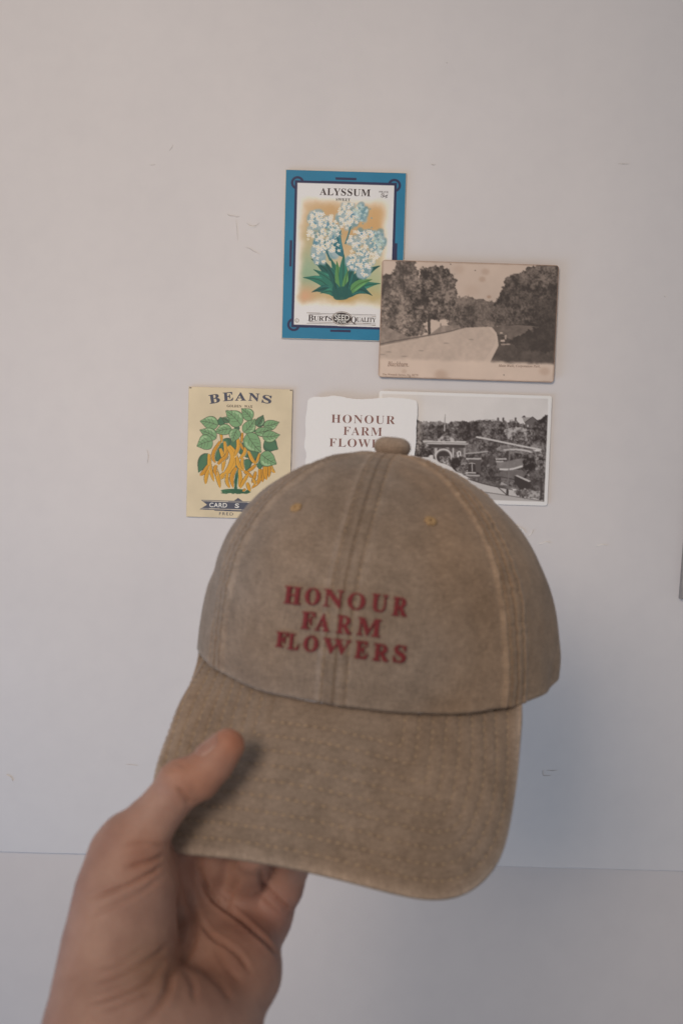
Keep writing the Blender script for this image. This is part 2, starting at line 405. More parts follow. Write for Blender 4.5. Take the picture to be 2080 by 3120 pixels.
def paint_beans():
    c = Canvas(460, 600, (145, 112), (1452, 150), (122, 1752), (186, 168, 140))
    n = fbm(c.h, c.w, 4, 4, 21); c.px *= (0.93 + 0.12 * n)[..., None]
    ink = (58, 56, 46); g1 = (106, 136, 96); g2 = (74, 104, 76); gd = (58, 88, 66); oc = (180, 124, 40); ocl = (188, 136, 50)
    c.ell(750, 1430, 190, 30, (46, 84, 60)); c.ell(640, 1438, 70, 20, (60, 100, 70)); c.ell(850, 1440, 80, 22, (40, 76, 54))
    for k in range(40): c.ell(RNG.uniform(580, 930), 1430 + RNG.uniform(-8, 32), RNG.uniform(10, 26), 5, (50, 80, 58), .8)
    for b, t, w in [((610, 900), (490, 1050), 200), ((700, 780), (720, 960), 260), ((560, 780), (640, 900), 200), ((860, 840), (890, 1010), 200), ((980, 900), (950, 1080), 160), ((1100, 800), (1280, 900), 190), ((390, 950), (270, 1195), 150), ((1050, 980), (1050, 1165), 130), ((890, 1020), (880, 1175), 120), ((560, 600), (545, 490), 110), ((1020, 620), (1085, 468), 120), ((500, 900), (520, 1040), 100), ((780, 600), (720, 640), 90), ((960, 680), (980, 640), 90)]:
        c.leaf(b, t, w, gd, ink, None, 5)
        c.leaf(b, t, w * .6, (66, 98, 72))
    c.stroke([(755, 1090), (762, 1200), (745, 1320), (748, 1420)], 40, (40, 78, 62)); c.stroke([(762, 1120), (768, 1250), (755, 1400)], 10, (70, 110, 84))
    pods = [([(545, 690), (560, 740), (565, 820)], 36), ([(545, 800), (470, 920), (455, 1010), (490, 1075)], 46), ([(600, 800), (615, 930), (600, 1050)], 48), ([(545, 890), (590, 1030), (575, 1190)], 56),
            ([(520, 1090), (560, 1040), (620, 990), (650, 900)], 50), ([(650, 860), (720, 980), (680, 1130), (550, 1290)], 100), ([(600, 1200), (560, 1250), (520, 1290)], 60), ([(760, 740), (775, 860), (725, 1005)], 52), ([(825, 690), (820, 760), (815, 820)], 34),
            ([(800, 820), (830, 890), (860, 920)], 34), ([(870, 860), (850, 950), (785, 1028)], 48), ([(900, 920), (950, 1030), (1000, 1085)], 48), ([(1045, 950), (1020, 1030), (995, 1085)], 36), ([(760, 1000), (785, 1110), (860, 1175)], 56), ([(830, 1010), (825, 1080), (850, 1160)], 44),
            ([(1000, 1095), (940, 1150), (890, 1180)], 46), ([(405, 960), (415, 1120), (470, 1315)], 56), ([(395, 1100), (340, 1190), (288, 1232)], 54), ([(400, 1160), (370, 1250), (365, 1345)], 52), ([(470, 1110), (515, 1240), (550, 1395)], 60), ([(500, 1100), (480, 1160), (500, 1240)], 50),
            ([(640, 1200), (635, 1310), (672, 1392)], 48), ([(750, 1130), (695, 1250), (715, 1390)], 58), ([(790, 1150), (805, 1270), (790, 1385)], 52), ([(850, 1175), (900, 1210), (965, 1262)], 50), ([(900, 1220), (850, 1300), (800, 1400)], 48), ([(1050, 1150), (1045, 1290), (945, 1400)], 54),
            ([(1000, 1180), (980, 1260), (950, 1330)], 46), ([(890, 1320), (910, 1380), (932, 1435)], 48), ([(960, 1270), (985, 1310), (1000, 1350)], 44), ([(1085, 1150), (1095, 1230), (1085, 1320)], 46), ([(1130, 1070), (1120, 1180), (1135, 1290)], 66), ([(1180, 1080), (1200, 1150), (1245, 1200)], 48), ([(1165, 1100), (1175, 1170), (1165, 1260)], 42), ([(870, 1400), (850, 1420), (830, 1430)], 30)]
    for P, w in pods: 
        c.stroke([(x + 5, y + 3) for x, y in P], w, (206, 190, 162), 1, 6, True)
        c.stroke(P, w + 4, ink, 1, 6, True); c.stroke(P, w - 6, oc if w % 4 else ocl, 1, 6, True)
        c.stroke([(x + w * .12, y) for x, y in P], 4, (120, 82, 36), .7, 6, True)
    for b, t, w, col in [((520, 600), (285, 545), 170, g1), ((945, 525), (808, 385), 150, g1), ((810, 600), (610, 412), 200, g1), ((690, 640), (470, 690), 140, g1), ((840, 690), (988, 515), 160, g1), ((1090, 610), (1292, 556), 135, g1), ((985, 690), (1205, 640), 120, g1),
                         ((1075, 740), (1302, 716), 150, g1), ((760, 640), (702, 815), 150, g1), ((500, 760), (282, 655), 150, g1), ((450, 790), (248, 862), 200, g1), ((880, 700), (1065, 942), 215, g1), ((1060, 960), (1264, 1088), 200, g1), ((660, 560), (560, 500), 80, g2), ((1005, 610), (1088, 468), 110, g2)]:
        c.leaf(b, t, w, col, ink, ink, 6, 0.05, (150, 170, 130))
    dkb = (70, 70, 80)
    # ribbon with swallow tails and the little gable above it
    c.poly([(725, 1552), (778, 1515), (835, 1556)], dkb)
    c.poly([(305, 1540), (1275, 1574), (1215, 1642), (1262, 1700), (288, 1662), (383, 1602)], dkb)
    c.stroke([(330, 1553), (1240, 1585)], 7, (196, 180, 158), 1, 0); c.stroke([(315, 1648), (1240, 1684)], 7, (196, 180, 158), 1, 0)
    c.poly([(470, 1668), (1080, 1690), (1070, 1700), (482, 1678)], dkb)
    for x, y in ((150, 126), (1420, 158)): c.poly([(x, y - 7), (x + 28, y - 5), (x + 27, y + 6), (x, y + 4)], (50, 42, 44))
    return c.done()

def foliage_warp(c, seed, amp):
    return ((fbm(c.h, c.w, 45, 3, seed, .8) - .5) * amp, (fbm(c.h, c.w, 45, 3, seed + 1, .8) - .5) * amp)
def tone_map(t, lo, hi): return np.array(lo) + (np.array(hi) - np.array(lo)) * np.clip(t, 0, 1)[..., None]
def leaves_tex(h, w, seed, cells=110):
    a = fbm(h, w, cells, 2, seed, .9); b = fbm(h, w, 16, 3, seed + 5)
    c = fbm(h, w, 42, 2, seed + 9)
    return np.clip((a - .5) * 3.3 * (.45 + b) + (c - .5) * 2.2 + (b - .5) * 2.8, -1, 1.2)

def paint_walk():
    c = Canvas(560, 376, (88, 55), (1495, 100), (58, 990), (0, 0, 0)); h, w = c.h, c.w
    c.px[:] = 0.93 + 0.1 * (fbm(h, w, 3, 4, 31)[..., None] - .5)
    tex = leaves_tex(h, w, 41); tex2 = leaves_tex(h, w, 51, 130); wp = foliage_warp(c, 61, 26)
    def mass(pts, base, amp, t=tex, warp=wp, a=1):
        P = catmull(np.vstack([c.m(pts), c.m(pts)[:1]]), 3)[:-1]; sl = c.box(P, 30); m = c.mask_poly(P, sl, warp)[..., None] * a
        c.px[sl] = c.px[sl] * (1 - m) + (base + amp * t[sl])[..., None] * m
    mass([(640, 400), (700, 355), (770, 345), (880, 372), (985, 388), (1060, 400), (1060, 600), (640, 600)], .36, .13)
    mass([(690, 420), (780, 400), (830, 470), (820, 590), (680, 590)], .27, .18)
    mass([(40, 180), (150, 180), (195, 110), (215, 50), (345, 60), (370, 160), (380, 300), (400, 480), (430, 640), (300, 670), (170, 630), (40, 600)], .34, .25)
    mass([(380, 200), (400, 130), (460, 110), (570, 112), (640, 160), (685, 215), (660, 265), (690, 330), (680, 420), (650, 520), (520, 540), (380, 560), (300, 480), (260, 400), (330, 300)], .27, .27)
    mass([(250, 540), (340, 510), (430, 560), (440, 640), (300, 672), (230, 640)], .4, .3, tex2)
    mass([(70, 440), (130, 470), (160, 560), (70, 600)], .42, .25, tex2)
    mass([(985, 400), (1040, 290), (1075, 195), (1180, 160), (1250, 120), (1340, 95), (1520, 90), (1520, 600), (1180, 590), (1000, 590), (960, 500)], .2, .17)
    mass([(1180, 170), (1330, 100), (1500, 100), (1490, 260), (1300, 260)], .27, .2)
    mass([(1300, 400), (1520, 330), (1520, 640), (1320, 590)], .13, .09)
    c.stroke([(250, 130), (255, 260), (262, 350)], 9, (.12,) * 3, .8); c.stroke([(467, 480), (462, 560), (466, 655)], 22, (.1,) * 3)
    c.stroke([(556, 560), (557, 630)], 8, (.2,) * 3, .8)
    # ground: left bank, path, kerb, right lawn
    gr = fbm(h, w, 50, 3, 71)
    def flat(pts, base, amp, sm=0, warp=None):
        P = c.m(pts)
        if sm: P = catmull(np.vstack([P, P[:1]]), sm)[:-1]
        sl = c.box(P, 10); m = c.mask_poly(P, sl, warp)[..., None]; c.px[sl] = c.px[sl] * (1 - m) + (base + amp * (gr[sl] - .5))[..., None] * m
    flat([(60, 590), (150, 600), (290, 668), (470, 650), (560, 580), (700, 575), (720, 600), (480, 670), (60, 740)], .55, .4)
    flat([(60, 760), (300, 690), (640, 625), (760, 595), (935, 588), (990, 640), (1010, 690), (990, 760), (900, 900), (60, 900)], .86, .12)
    c.stroke([(65, 728), (200, 700), (380, 672), (600, 632), (700, 605)], 9, (.22,) * 3, .8)
    c.stroke([(65, 742), (200, 712), (380, 682)], 6, (.5,) * 3, .6)
    flat([(955, 590), (1180, 575), (1330, 585), (1520, 560), (1520, 900), (950, 880), (1020, 740), (1010, 660)], .2, .22)
    flat([(955, 590), (1180, 575), (1320, 585), (1160, 700), (1030, 660)], .36, .3)
    mass([(1120, 700), (1330, 590), (1520, 520), (1520, 760), (1200, 770)], .12, .05)
    c.poly([(935, 590), (965, 592), (1005, 640), (1014, 690), (1000, 750), (948, 880), (902, 872), (985, 740), (1000, 690), (990, 650)], (.93,) * 3, .95)
    c.stroke([(1030, 735), (1045, 705), (1070, 705), (1080, 738)], 8, (.06,) * 3); c.poly([(1035, 692), (1068, 692), (1070, 708), (1034, 708)], (.9,) * 3); c.poly([(1068, 655), (1084, 652), (1082, 690), (1068, 690)], (.75,) * 3)
    c.stroke([(1008, 660), (1066, 657)], 8, (.1,) * 3); c.poly([(1030, 634), (1052, 634), (1052, 642), (1030, 642)], (.9,) * 3); c.poly([(1035, 725), (1110, 722), (1115, 733), (1040, 736)], (.8,) * 3, .8)
    for x, y in ((90, 810), (140, 790), (265, 825), (400, 780), (600, 720), (800, 690)): c.ell(x, y, 22, 4, (.5,) * 3, .7, .4)
    t = c.px[..., 0]
    y = (c.Y + (fbm(h, w, 30, 3, 81) - .5) * 10); y0 = c.m([(80, 835), (1460, 880)]); lim = y0[0, 1] + (y0[1, 1] - y0[0, 1]) * c.X / w
    k = sstep(-6, 10, y - lim); t = t * (1 - k) + 1.0 * k
    t = .45 * t + .55 * blur(t, 1)
    img = tone_map(t, (52, 44, 40), (184, 161, 145))
    img *= (0.96 + 0.08 * fbm(h, w, 8, 5, 91))[..., None]
    c.px = img
    for x, y, r, a in ((560, 975, 50, .3), (940, 350, 16, .5), (910, 150, 30, .25), (885, 210, 26, .3), (1390, 945, 40, .25), (265, 945, 20, .2), (700, 130, 40, .15), (800, 300, 60, .1)):
        c.ell(x, y, r, r * .8, (130, 98, 78), a, .6)
    for x, y in ((632, 90), (1065, 975), (310, 990), (828, 140), (620, 72)): c.ell(x, y, 5, 4, (60, 48, 42), .9)
    e = np.minimum.reduce([c.X, w - c.X, c.Y, h - c.Y]); n = fbm(h, w, 20, 3, 95)
    k = (1 - sstep(0, 7, e + (n - .5) * 6))[..., None] * .35; c.px = c.px * (1 - k) + np.array((120, 95, 80)) * k
    return c.done()

def paint_gate():
    # coordinates of the 3.2x view; the corners come from photo pixels
    z = lambda x, y: ((x - 1200) * 3.2, (y - 1190) * 3.2)
    c = Canvas(560, 356, z(1154.7, 1190.3), z(1680.8, 1206), z(1144, 1526), (0, 0, 0)); h, w = c.h, c.w
    c.px[:] = 1.0
    tex = leaves_tex(h, w, 141, 110); tex2 = leaves_tex(h, w, 151, 120); wp = foliage_warp(c, 161, 20)
    inn = [(-120, 28), (1503, 76), (1474, 1085), (-150, 1035)]
    P = c.m(inn); sl = c.box(P, 2); m = c.mask_poly(P, sl)[..., None]
    sky = (.93 + .1 * (fbm(h, w, 3, 4, 171) - .5))[sl]; c.px[sl] = c.px[sl] * (1 - m) + sky[..., None] * m
    INM = np.zeros((h, w)); INM[sl] = m[..., 0]; KEEP = c.px.copy()
    def mass(pts, base, amp, t=tex, warp=wp, sm=3):
        P = c.m(pts)
        if sm: P = catmull(np.vstack([P, P[:1]]), sm)[:-1]
        sl = c.box(P, 30); m = c.mask_poly(P, sl, warp)[..., None]; c.px[sl] = c.px[sl] * (1 - m) + (base + amp * t[sl])[..., None] * m
    # far houses
    for x, y in ((900, 290), (960, 292), (1000, 300)): c.poly([(x - 20, y - 12), (x + 20, y - 14), (x + 24, y + 25), (x - 24, y + 25)], (.7,) * 3)
    for x in (1015, 1066, 1185): c.poly([(x - 9, 262), (x + 9, 262), (x + 9, 330), (x - 9, 330)], (.2,) * 3)
    c.poly([(960, 320), (1020, 285), (1070, 320)], (.35,) * 3); c.poly([(1125, 280), (1160, 278), (1175, 325), (1125, 325)], (.75,) * 3)
    mass([(-150, 250), (250, 290), (340, 300), (400, 295), (500, 310), (680, 308), (760, 295), (880, 280), (960, 300), (1100, 300), (1200, 300), (1300, 320), (1420, 270), (1520, 260), (1520, 560), (-150, 560)], .24, .24)
    mass([(280, 300), (400, 294), (520, 312), (520, 330), (280, 330)], .5, .15)
    c.poly([(1245, 262), (1262, 242), (1280, 245), (1282, 262)], (.1,) * 3)
    c.poly([(1250, 258), (1355, 258), (1280, 312), (1268, 306)], (.62,) * 3); c.poly([(1278, 312), (1352, 256), (1405, 300), (1395, 345), (1280, 350)], (.3,) * 3)
    c.stroke([(1275, 310), (1352, 254), (1410, 302)], 8, (.08,) * 3, 1, 0); c.poly([(1298, 330), (1312, 330), (1312, 352), (1298, 352)], (.8,) * 3); c.poly([(1340, 335), (1350, 335), (1350, 350), (1340, 350)], (.7,) * 3)
    mass([(1080, 380), (1200, 350), (1330, 370), (1400, 430), (1320, 490), (1120, 480)], .36, .32, tex2)
    mass([(1330, 340), (1520, 270), (1520, 700), (1440, 600), (1400, 450)], .2, .22)
    # hillside paths
    grn = fbm(h, w, 50, 3, 181)
    mass([(640, 480), (900, 470), (1100, 540), (1450, 600), (1500, 700), (1500, 1000), (640, 800)], .22, .2)
    c.stroke([(800, 450), (870, 462), (960, 480), (1080, 505), (1250, 540), (1440, 575)], 17, (.86,) * 3)
    mass([(1040, 530), (1200, 545), (1400, 590), (1300, 620), (1010, 580)], .42, .12, tex2)
    c.stroke([(1070, 578), (1180, 572), (1270, 580), (1340, 600), (1390, 640)], 15, (.85,) * 3)
    c.stroke([(700, 612), (800, 605), (920, 590)], 12, (.7,) * 3); c.stroke([(1000, 570), (1040, 545)], 10, (.6,) * 3)
    mass([(980, 690), (1100, 690), (1250, 660), (1280, 720), (1150, 760), (1000, 750)], .46, .08, grn * 2 - 1, None)
    c.stroke([(1030, 768), (1150, 765), (1260, 735)], 18, (.9,) * 3); c.stroke([(960, 668), (1100, 665)], 14, (.8,) * 3); c.stroke([(1000, 692), (1070, 690)], 12, (.8,) * 3)
    mass([(1040, 790), (1200, 770), (1300, 800), (1200, 880), (1040, 860)], .35, .1, grn * 2 - 1, None)
    mass([(860, 650), (930, 630), (1000, 680), (990, 730), (890, 730)], .12, .1)
    mass([(1260, 640), (1400, 600), (1500, 680), (1500, 860), (1330, 860), (1280, 780)], .24, .34, tex2)
    # triumphal gate
    mass([(180, 480), (300, 500), (400, 560), (380, 640), (180, 640)], .3, .32, tex2)
    c.poly([(280, 490), (705, 492), (722, 522), (690, 540), (690, 660), (560, 740), (380, 640), (385, 545), (330, 525)], (.4,) * 3)
    mass([(390, 545), (700, 550), (700, 650), (560, 745), (380, 660)], .38, .2, tex2, None, 0)
    c.poly([(280, 484), (702, 490), (704, 508), (280, 502)], (.82,) * 3); c.stroke([(320, 512), (722, 519)], 9, (.88,) * 3, 1, 0); c.poly([(340, 524), (690, 530), (690, 556), (350, 550)], (.1,) * 3)
    mass([(370, 490), (430, 470), (480, 430), (530, 440), (590, 470), (610, 490)], .42, .3, tex2, None)
    c.poly([(395, 560), (420, 556), (420, 640), (395, 640)], (.75,) * 3); c.poly([(570, 556), (584, 556), (584, 650), (570, 650)], (.8,) * 3); c.poly([(678, 556), (700, 556), (700, 650), (678, 650)], (.6,) * 3)
    c.ell(482, 640, 84, 76, (.86,) * 3); c.ell(482, 644, 70, 64, (.3,) * 3); c.ell(482, 648, 62, 58, (.07,) * 3)
    c.poly([(440, 650), (552, 650), (552, 740), (470, 700)], (.5,) * 3); mass([(440, 640), (552, 640), (552, 740), (440, 690)], .45, .4, tex2, None, 0)
    c.poly([(615, 600), (636, 585), (655, 600), (652, 650), (618, 650)], (.92,) * 3); c.ell(635, 614, 6, 16, (.05,) * 3)
    c.stroke([(497, 230), (494, 300), (491, 395)], 7, (.55,) * 3, 1, 0); c.stroke([(493, 330), (491, 395)], 9, (.85,) * 3, 1, 0)
    c.poly([(700, 655), (855, 655), (855, 672), (705, 672)], (.75,) * 3); c.poly([(705, 674), (850, 674), (850, 800), (705, 790)], (.22,) * 3)
    c.poly([(725, 710), (790, 700), (800, 790), (725, 790)], (.06,) * 3); c.stroke([(762, 710), (765, 790)], 9, (.8,) * 3); c.stroke([(728, 712), (760, 706), (795, 712)], 7, (.8,) * 3)
    for y in (745, 775, 800): c.poly([(690, y), (722, y), (722, y + 14), (690, y + 14)], (.7,) * 3)
    c.stroke([(690, 800), (800, 803)], 12, (.8,) * 3); c.stroke([(700, 825), (840, 830)], 14, (.7,) * 3)
    mass([(560, 650), (700, 660), (720, 760), (640, 800), (560, 740)], .22, .3, tex2)
    mass([(890, 860), (900, 780), (960, 735), (1030, 760), (1045, 860), (990, 905), (910, 900)], .18, .16)
    # lower lawn, railing, pavement, road
    mass([(700, 830), (860, 850), (1000, 900), (1260, 960), (1000, 940), (800, 890)], .3, .15, tex2, None)
    c.poly([(1040, 920), (1050, 890), (1120, 925)], (.7,) * 3)
    c.poly([(740, 870), (870, 915), (1020, 945), (1170, 970), (1480, 1010), (1480, 1090), (700, 1090)], (.83,) * 3)
    c.poly([(860, 985), (1100, 1025), (1480, 1085), (1480, 1095), (700, 1095)], (.74,) * 3)
    c.stroke([(720, 860), (860, 905), (1010, 940), (1160, 966)], 8, (.1,) * 3); c.stroke([(880, 990), (1100, 1022), (1470, 1082)], 6, (.25,) * 3)
    c.stroke([(1040, 840), (1180, 870), (1190, 900)], 8, (.1,) * 3)
    c.poly([(1178, 828), (1225, 828), (1345, 888), (1338, 970), (1240, 975), (1180, 890)], (.07,) * 3); c.poly([(1178, 826), (1210, 824), (1345, 882), (1320, 892)], (.8,) * 3)
    mass([(1330, 800), (1480, 760), (1480, 1000), (1340, 960)], .2, .14, tex2)
    mass([(1160, 990), (1260, 960), (1480, 1000), (1480, 1075), (1380, 1050), (1250, 1040)], .42, .26, tex2)
    c.stroke([(1440, 850), (1445, 960), (1440, 1070)], 22, (.08,) * 3, .8)
    c.stroke([(1130, 578), (1122, 800), (1113, 1020)], 11, (.42,) * 3, 1, 0); c.stroke([(1070, 577), (1135, 575)], 6, (.7,) * 3, 1, 0); c.poly([(1102, 960), (1122, 960), (1124, 1022), (1098, 1022)], (.1,) * 3); c.stroke([(1020, 945), (1105, 1018)], 8, (.1,) * 3, 1, 0)
    c.ell(1408, 1047, 15, 15, (.7,) * 3); c.ell(1408, 1047, 11, 11, (.35,) * 3)
    t = c.px[..., 0]; t = .5 * t + .5 * blur(t, 1); t = np.where(INM > .5, t, 1.12)
    img = tone_map(t, (48, 40, 38), (196, 187, 182)); 
    img = np.where((INM > .5)[..., None], img, np.array((200, 192, 186.)))
    c.px = img * (0.97 + 0.06 * fbm(h, w, 8, 4, 191))[..., None]
    return c.done()

# ------------------------------------------------------------------ lettering (built-in font shapes turned into mesh)
def bold(t): return ''.join(chr(0x1D400 + ord(ch) - 65) if 'A' <= ch <= 'Z' else chr(0x1D41A + ord(ch) - 97) if 'a' <= ch <= 'z' else chr(0x1D7CE + ord(ch) - 48) if ch.isdigit() else ch for ch in t)
def ital(t): return ''.join(chr(0x1D434 + ord(ch) - 65) if 'A' <= ch <= 'Z' else ('\u210e' if ch == 'h' else chr(0x1D44E + ord(ch) - 97)) if 'a' <= ch <= 'z' else ch for ch in t)
def text_mesh(s, spacing=1.0, offset=0.0):
    cu = bpy.data.curves.new('lettering', 'FONT'); cu.body = s; cu.space_character = spacing; cu.offset = offset; cu.resolution_u = 4
    ob = bpy.data.objects.new('lettering', cu); COL.objects.link(ob)
    dg = bpy.context.evaluated_depsgraph_get(); ev = ob.evaluated_get(dg); me = ev.to_mesh()
    V = np.array([v.co[:2] for v in me.vertices]); F = [tuple(p.vertices) for p in me.polygons]
    ev.to_mesh_clear(); bpy.data.objects.remove(ob); bpy.data.curves.remove(cu)
    return V, F
def fit_box(V):
    lo = V.min(0); hi = V.max(0); return (V - lo) / (hi - lo)

class Card:
    """a card on the wall; corners in photo pixels, stand = gap behind it"""
    def __init__(s, name, label, cat, tl, tr, bl, stand, thick, mat, rad=0.0, group=None, outline=None):
        s.off = stand + thick
        a, b, d = wall_pt(*tl, s.off), wall_pt(*tr, s.off), wall_pt(*bl, s.off)
        s.tl_px, s.U_px, s.V_px = np.array(tl, float), np.array(tr, float) - tl, np.array(bl, float) - tl
        U = b - a; V = d - a; V = V - U * (V @ U) / (U @ U)
        s.a, s.U, s.V = a, U, V
        s.root = root(name, a + (U + V) / 2 + np.array([0, s.off, 0])); tag(s.root, label, cat, None, group)
        W_, H_ = np.linalg.norm(U), np.linalg.norm(V); s.W, s.H, s.rad = W_, H_, rad
        if outline is None:
            outline = []
            r = max(rad, 0.0003)
            for cx, cy, a0 in ((r, r, 180), (W_ - r, r, 270), (W_ - r, H_ - r, 0), (r, H_ - r, 90)):
                for k in range(7):
                    g = math.radians(a0 + 15 * k); outline.append(((cx + r * math.cos(g)) / W_, (cy + r * math.sin(g)) / H_))
        n = len(outline); P = np.array([a + U * u + V * v for u, v in outline])
        cen = P.mean(0); e = 0.00012
        Pf = P + (cen - P) / np.linalg.norm(cen - P, axis=1)[:, None] * e
        Vt = np.vstack([Pf, P + [0, e, 0], P + [0, thick, 0]])
        F = [tuple(range(n))[::-1]] + [tuple(range(2 * n, 3 * n))] + [(q * n + i, q * n + (i + 1) % n, (q + 1) * n + (i + 1) % n, (q + 1) * n + i) for q in (0, 1) for i in range(n)]
        s.body = mesh_obj('card', Vt, F, mat, s.root, smooth=False)
        # adhesive pads behind the corners hold it off the wall
        for u, v in ((.12, .12), (.88, .12), (.12, .88), (.88, .88)):
            c = a + U * u + V * v; q = 0.004; y0, y1 = c[1] + thick, 0.0
            Vq = [(c[0] + dx * q, y, c[2] + dz * q) for y in (y0, y1) for dx, dz in ((-1, -1), (1, -1), (1.1, 1), (-1, .9))]
            mesh_obj('adhesive_pad', np.array(Vq), [(0, 1, 2, 3), (7, 6, 5, 4)] + [(i, (i + 1) % 4, 4 + (i + 1) % 4, 4 + i) for i in range(4)], mat_tack, s.root, smooth=False)
    def uv(s, px, py):
        A = np.linalg.inv(np.array([s.U_px, s.V_px]).T); return A @ (np.array([px, py], float) - s.tl_px)
    def at(s, u, v, lift): return s.a + s.U * u + s.V * v - np.array([0, lift, 0])
    def picture(s, img, mat, name='printed_picture', lift=0.00008):
        h, w = img.shape[:2]
        u = (np.arange(w + 0) + .5) / w; v = (np.arange(h) + .5) / h
        u = (u - u[0]) / (u[-1] - u[0]); v = (v - v[0]) / (v[-1] - v[0]); mrg = 0.0004
        Uu, Vv = np.meshgrid(u, v, indexing='ij')
        x = Uu * (s.W - 2 * mrg) + mrg; y = Vv * (s.H - 2 * mrg) + mrg
        P = s.a + (x / s.W)[..., None] * s.U + (y / s.H)[..., None] * s.V - np.array([0, lift, 0])
        F = grid_faces(w, h)
        if s.rad > 0.0005:
            r = s.rad; fx = x.ravel()[F].mean(1); fy = y.ravel()[F].mean(1)
            dx = np.maximum(np.maximum(r - fx, fx - (s.W - r)), 0); dy = np.maximum(np.maximum(r - fy, fy - (s.H - r)), 0)
            F = F[np.hypot(dx, dy) < r - 0.0002]
        o = mesh_obj(name, P.reshape(-1, 3), F, mat, s.root, smooth=False)
        set_color(o, 'print', alb(np.transpose(img, (1, 0, 2)).reshape(-1, 3)))
        return o
    def text(s, t, p0, p1, hpx, mat, spacing=1.0, offset=0.0, arc=0.0, shear=0.0, lift=0.00018, name='lettering'):
        """baseline from photo pixel p0 to p1, capital height hpx photo pixels"""
        V, F = text_mesh(t, spacing, offset); q = fit_box(V)
        A = np.linalg.inv(np.array([s.U_px, s.V_px]).T)
        b = np.array(p0, float); d = np.array(p1, float) - b; L = np.linalg.norm(d); nrm = np.array([d[1], -d[0]]) / L
        P = []
        for x, y in q:
            px = b + d * x + nrm * (hpx * y + arc * 4 * x * (1 - x)) + d / L * shear * hpx * y
            u, v = A @ (px - s.tl_px); P.append(s.at(u, v, lift))
        return mesh_obj(name, np.array(P), F, mat, s.root, smooth=False)

mat_tack = plain('adhesive', (0.55, 0.56, 0.5), 0.6)
mat_card = plain('card_edge', alb((176, 160, 140)), 0.8)
mat_old = plain('old_card_edge', alb((150, 122, 104)), 0.85)
mat_white_card = plain('white_card_edge', alb((196, 188, 182)), 0.7)
mat_print = print_material('printed_ink'); mat_gloss = print_material('photo_print', 0.38, 0.03)
ink_dark = plain('dark_ink', alb((58, 46, 46)), 0.6); ink_grey = plain('slate_ink', alb((70, 70, 80)), 0.6); ink_cream = plain('cream_ink', alb((208, 195, 178)), 0.6)
ink_brown = plain('brown_ink', alb((112, 76, 70)), 0.6); ink_sepia = plain('sepia_ink', alb((112, 86, 74)), 0.6); ink_faint = plain('faint_sepia_ink', alb((132, 106, 92)), 0.6)

# --- blue seed packet
z1 = lambda x, y: (840 + x * 440 / 1568, 490 + y * 440 / 1568)
aly = Card('seed_packet', 'blue bordered seed packet card with white alyssum flowers on the wall', 'seed packet', z1(108, 92), z1(1418, 130), z1(72, 1928), 0.0009, 0.0006, mat_card)
aly.picture(paint_alyssum(), mat_print)
for t, a, b, h, m, sp in [(bold('ALYSSUM'), (478, 370), (1027, 386), 78, ink_dark, 1.05), (bold('SWEET'), (655, 432), (810, 437), 30, ink_dark, 1.1), ('PRICE', (1124, 346), (1222, 349), 20, ink_dark, 1.15), (bold('5') + '¢', (1142, 404), (1216, 407), 50, ink_dark, 1.0),
                          (bold('B'), (360, 1736), (420, 1738), 66, ink_dark, 1), (bold('URTS'), (422, 1734), (622, 1740), 52, ink_dark, .95), (bold("'"), (562, 1700), (574, 1700), 18, ink_dark, 1), (bold('Q'), (825, 1772), (890, 1774), 84, ink_dark, 1), (bold('UALITY'), (892, 1748), (1102, 1754), 52, ink_dark, .95),
                          ('SEED', (650, 1728), (812, 1734), 64, ink_cream, 1.0), ('FOR', (682, 1762), (782, 1766), 30, ink_cream, 1.05), ('C', (231, 1744), (246, 1744), 19, ink_dark, 1)]:
    aly.text(t, z1(*a), z1(*b), h * 440 / 1568, m, sp, 0.012 if t in ('SEED', 'FOR') else 0)

# --- bean seed packet
z3 = lambda x, y: (540 + x * 380 / 1568, 1150 + y * 380 / 1568)
bean = Card('seed_packet', 'cream seed packet card with green leaves and golden bean pods', 'seed packet', z3(145, 112), z3(1452, 150), z3(122, 1752), 0.0009, 0.0006, mat_card)
bean.picture(paint_beans(), mat_print)
def arc_word(card, z, letters, k):
    for ch, x, y, w, h, rot in letters:
        d = np.array([math.cos(rot), math.sin(rot)]) * w; p = np.array([x, y], float)
        card.text(bold(ch), z(*(p - d / 2)), z(*(p + d / 2)), h * k, ink_grey, 1, 0.012)
arc_word(bean, z3, [('B', 478, 322, 135, 112, -.16), ('E', 645, 294, 130, 108, -.08), ('A', 797, 291, 140, 104, 0.0), ('N', 962, 298, 135, 100, .08), ('S', 1120, 326, 120, 106, .16)], 380 / 1568)
kz = 380 / 1568
bean.text(bold('GOLDEN'), z3(626, 372), z3(810, 377), 32 * kz, ink_dark, 1.1); bean.text(bold('WAX'), z3(846, 378), z3(948, 381), 32 * kz, ink_dark, 1.1)
bean.text('CARD', z3(415, 1630), z3(638, 1636), 58 * kz, ink_cream, 1.1, 0.02); bean.text('S', z3(738, 1640), z3(790, 1642), 58 * kz, ink_cream, 1, 0.02)
bean.text('FRED', z3(540, 1730), z3(718, 1735), 36 * kz, ink_grey, 1.2)

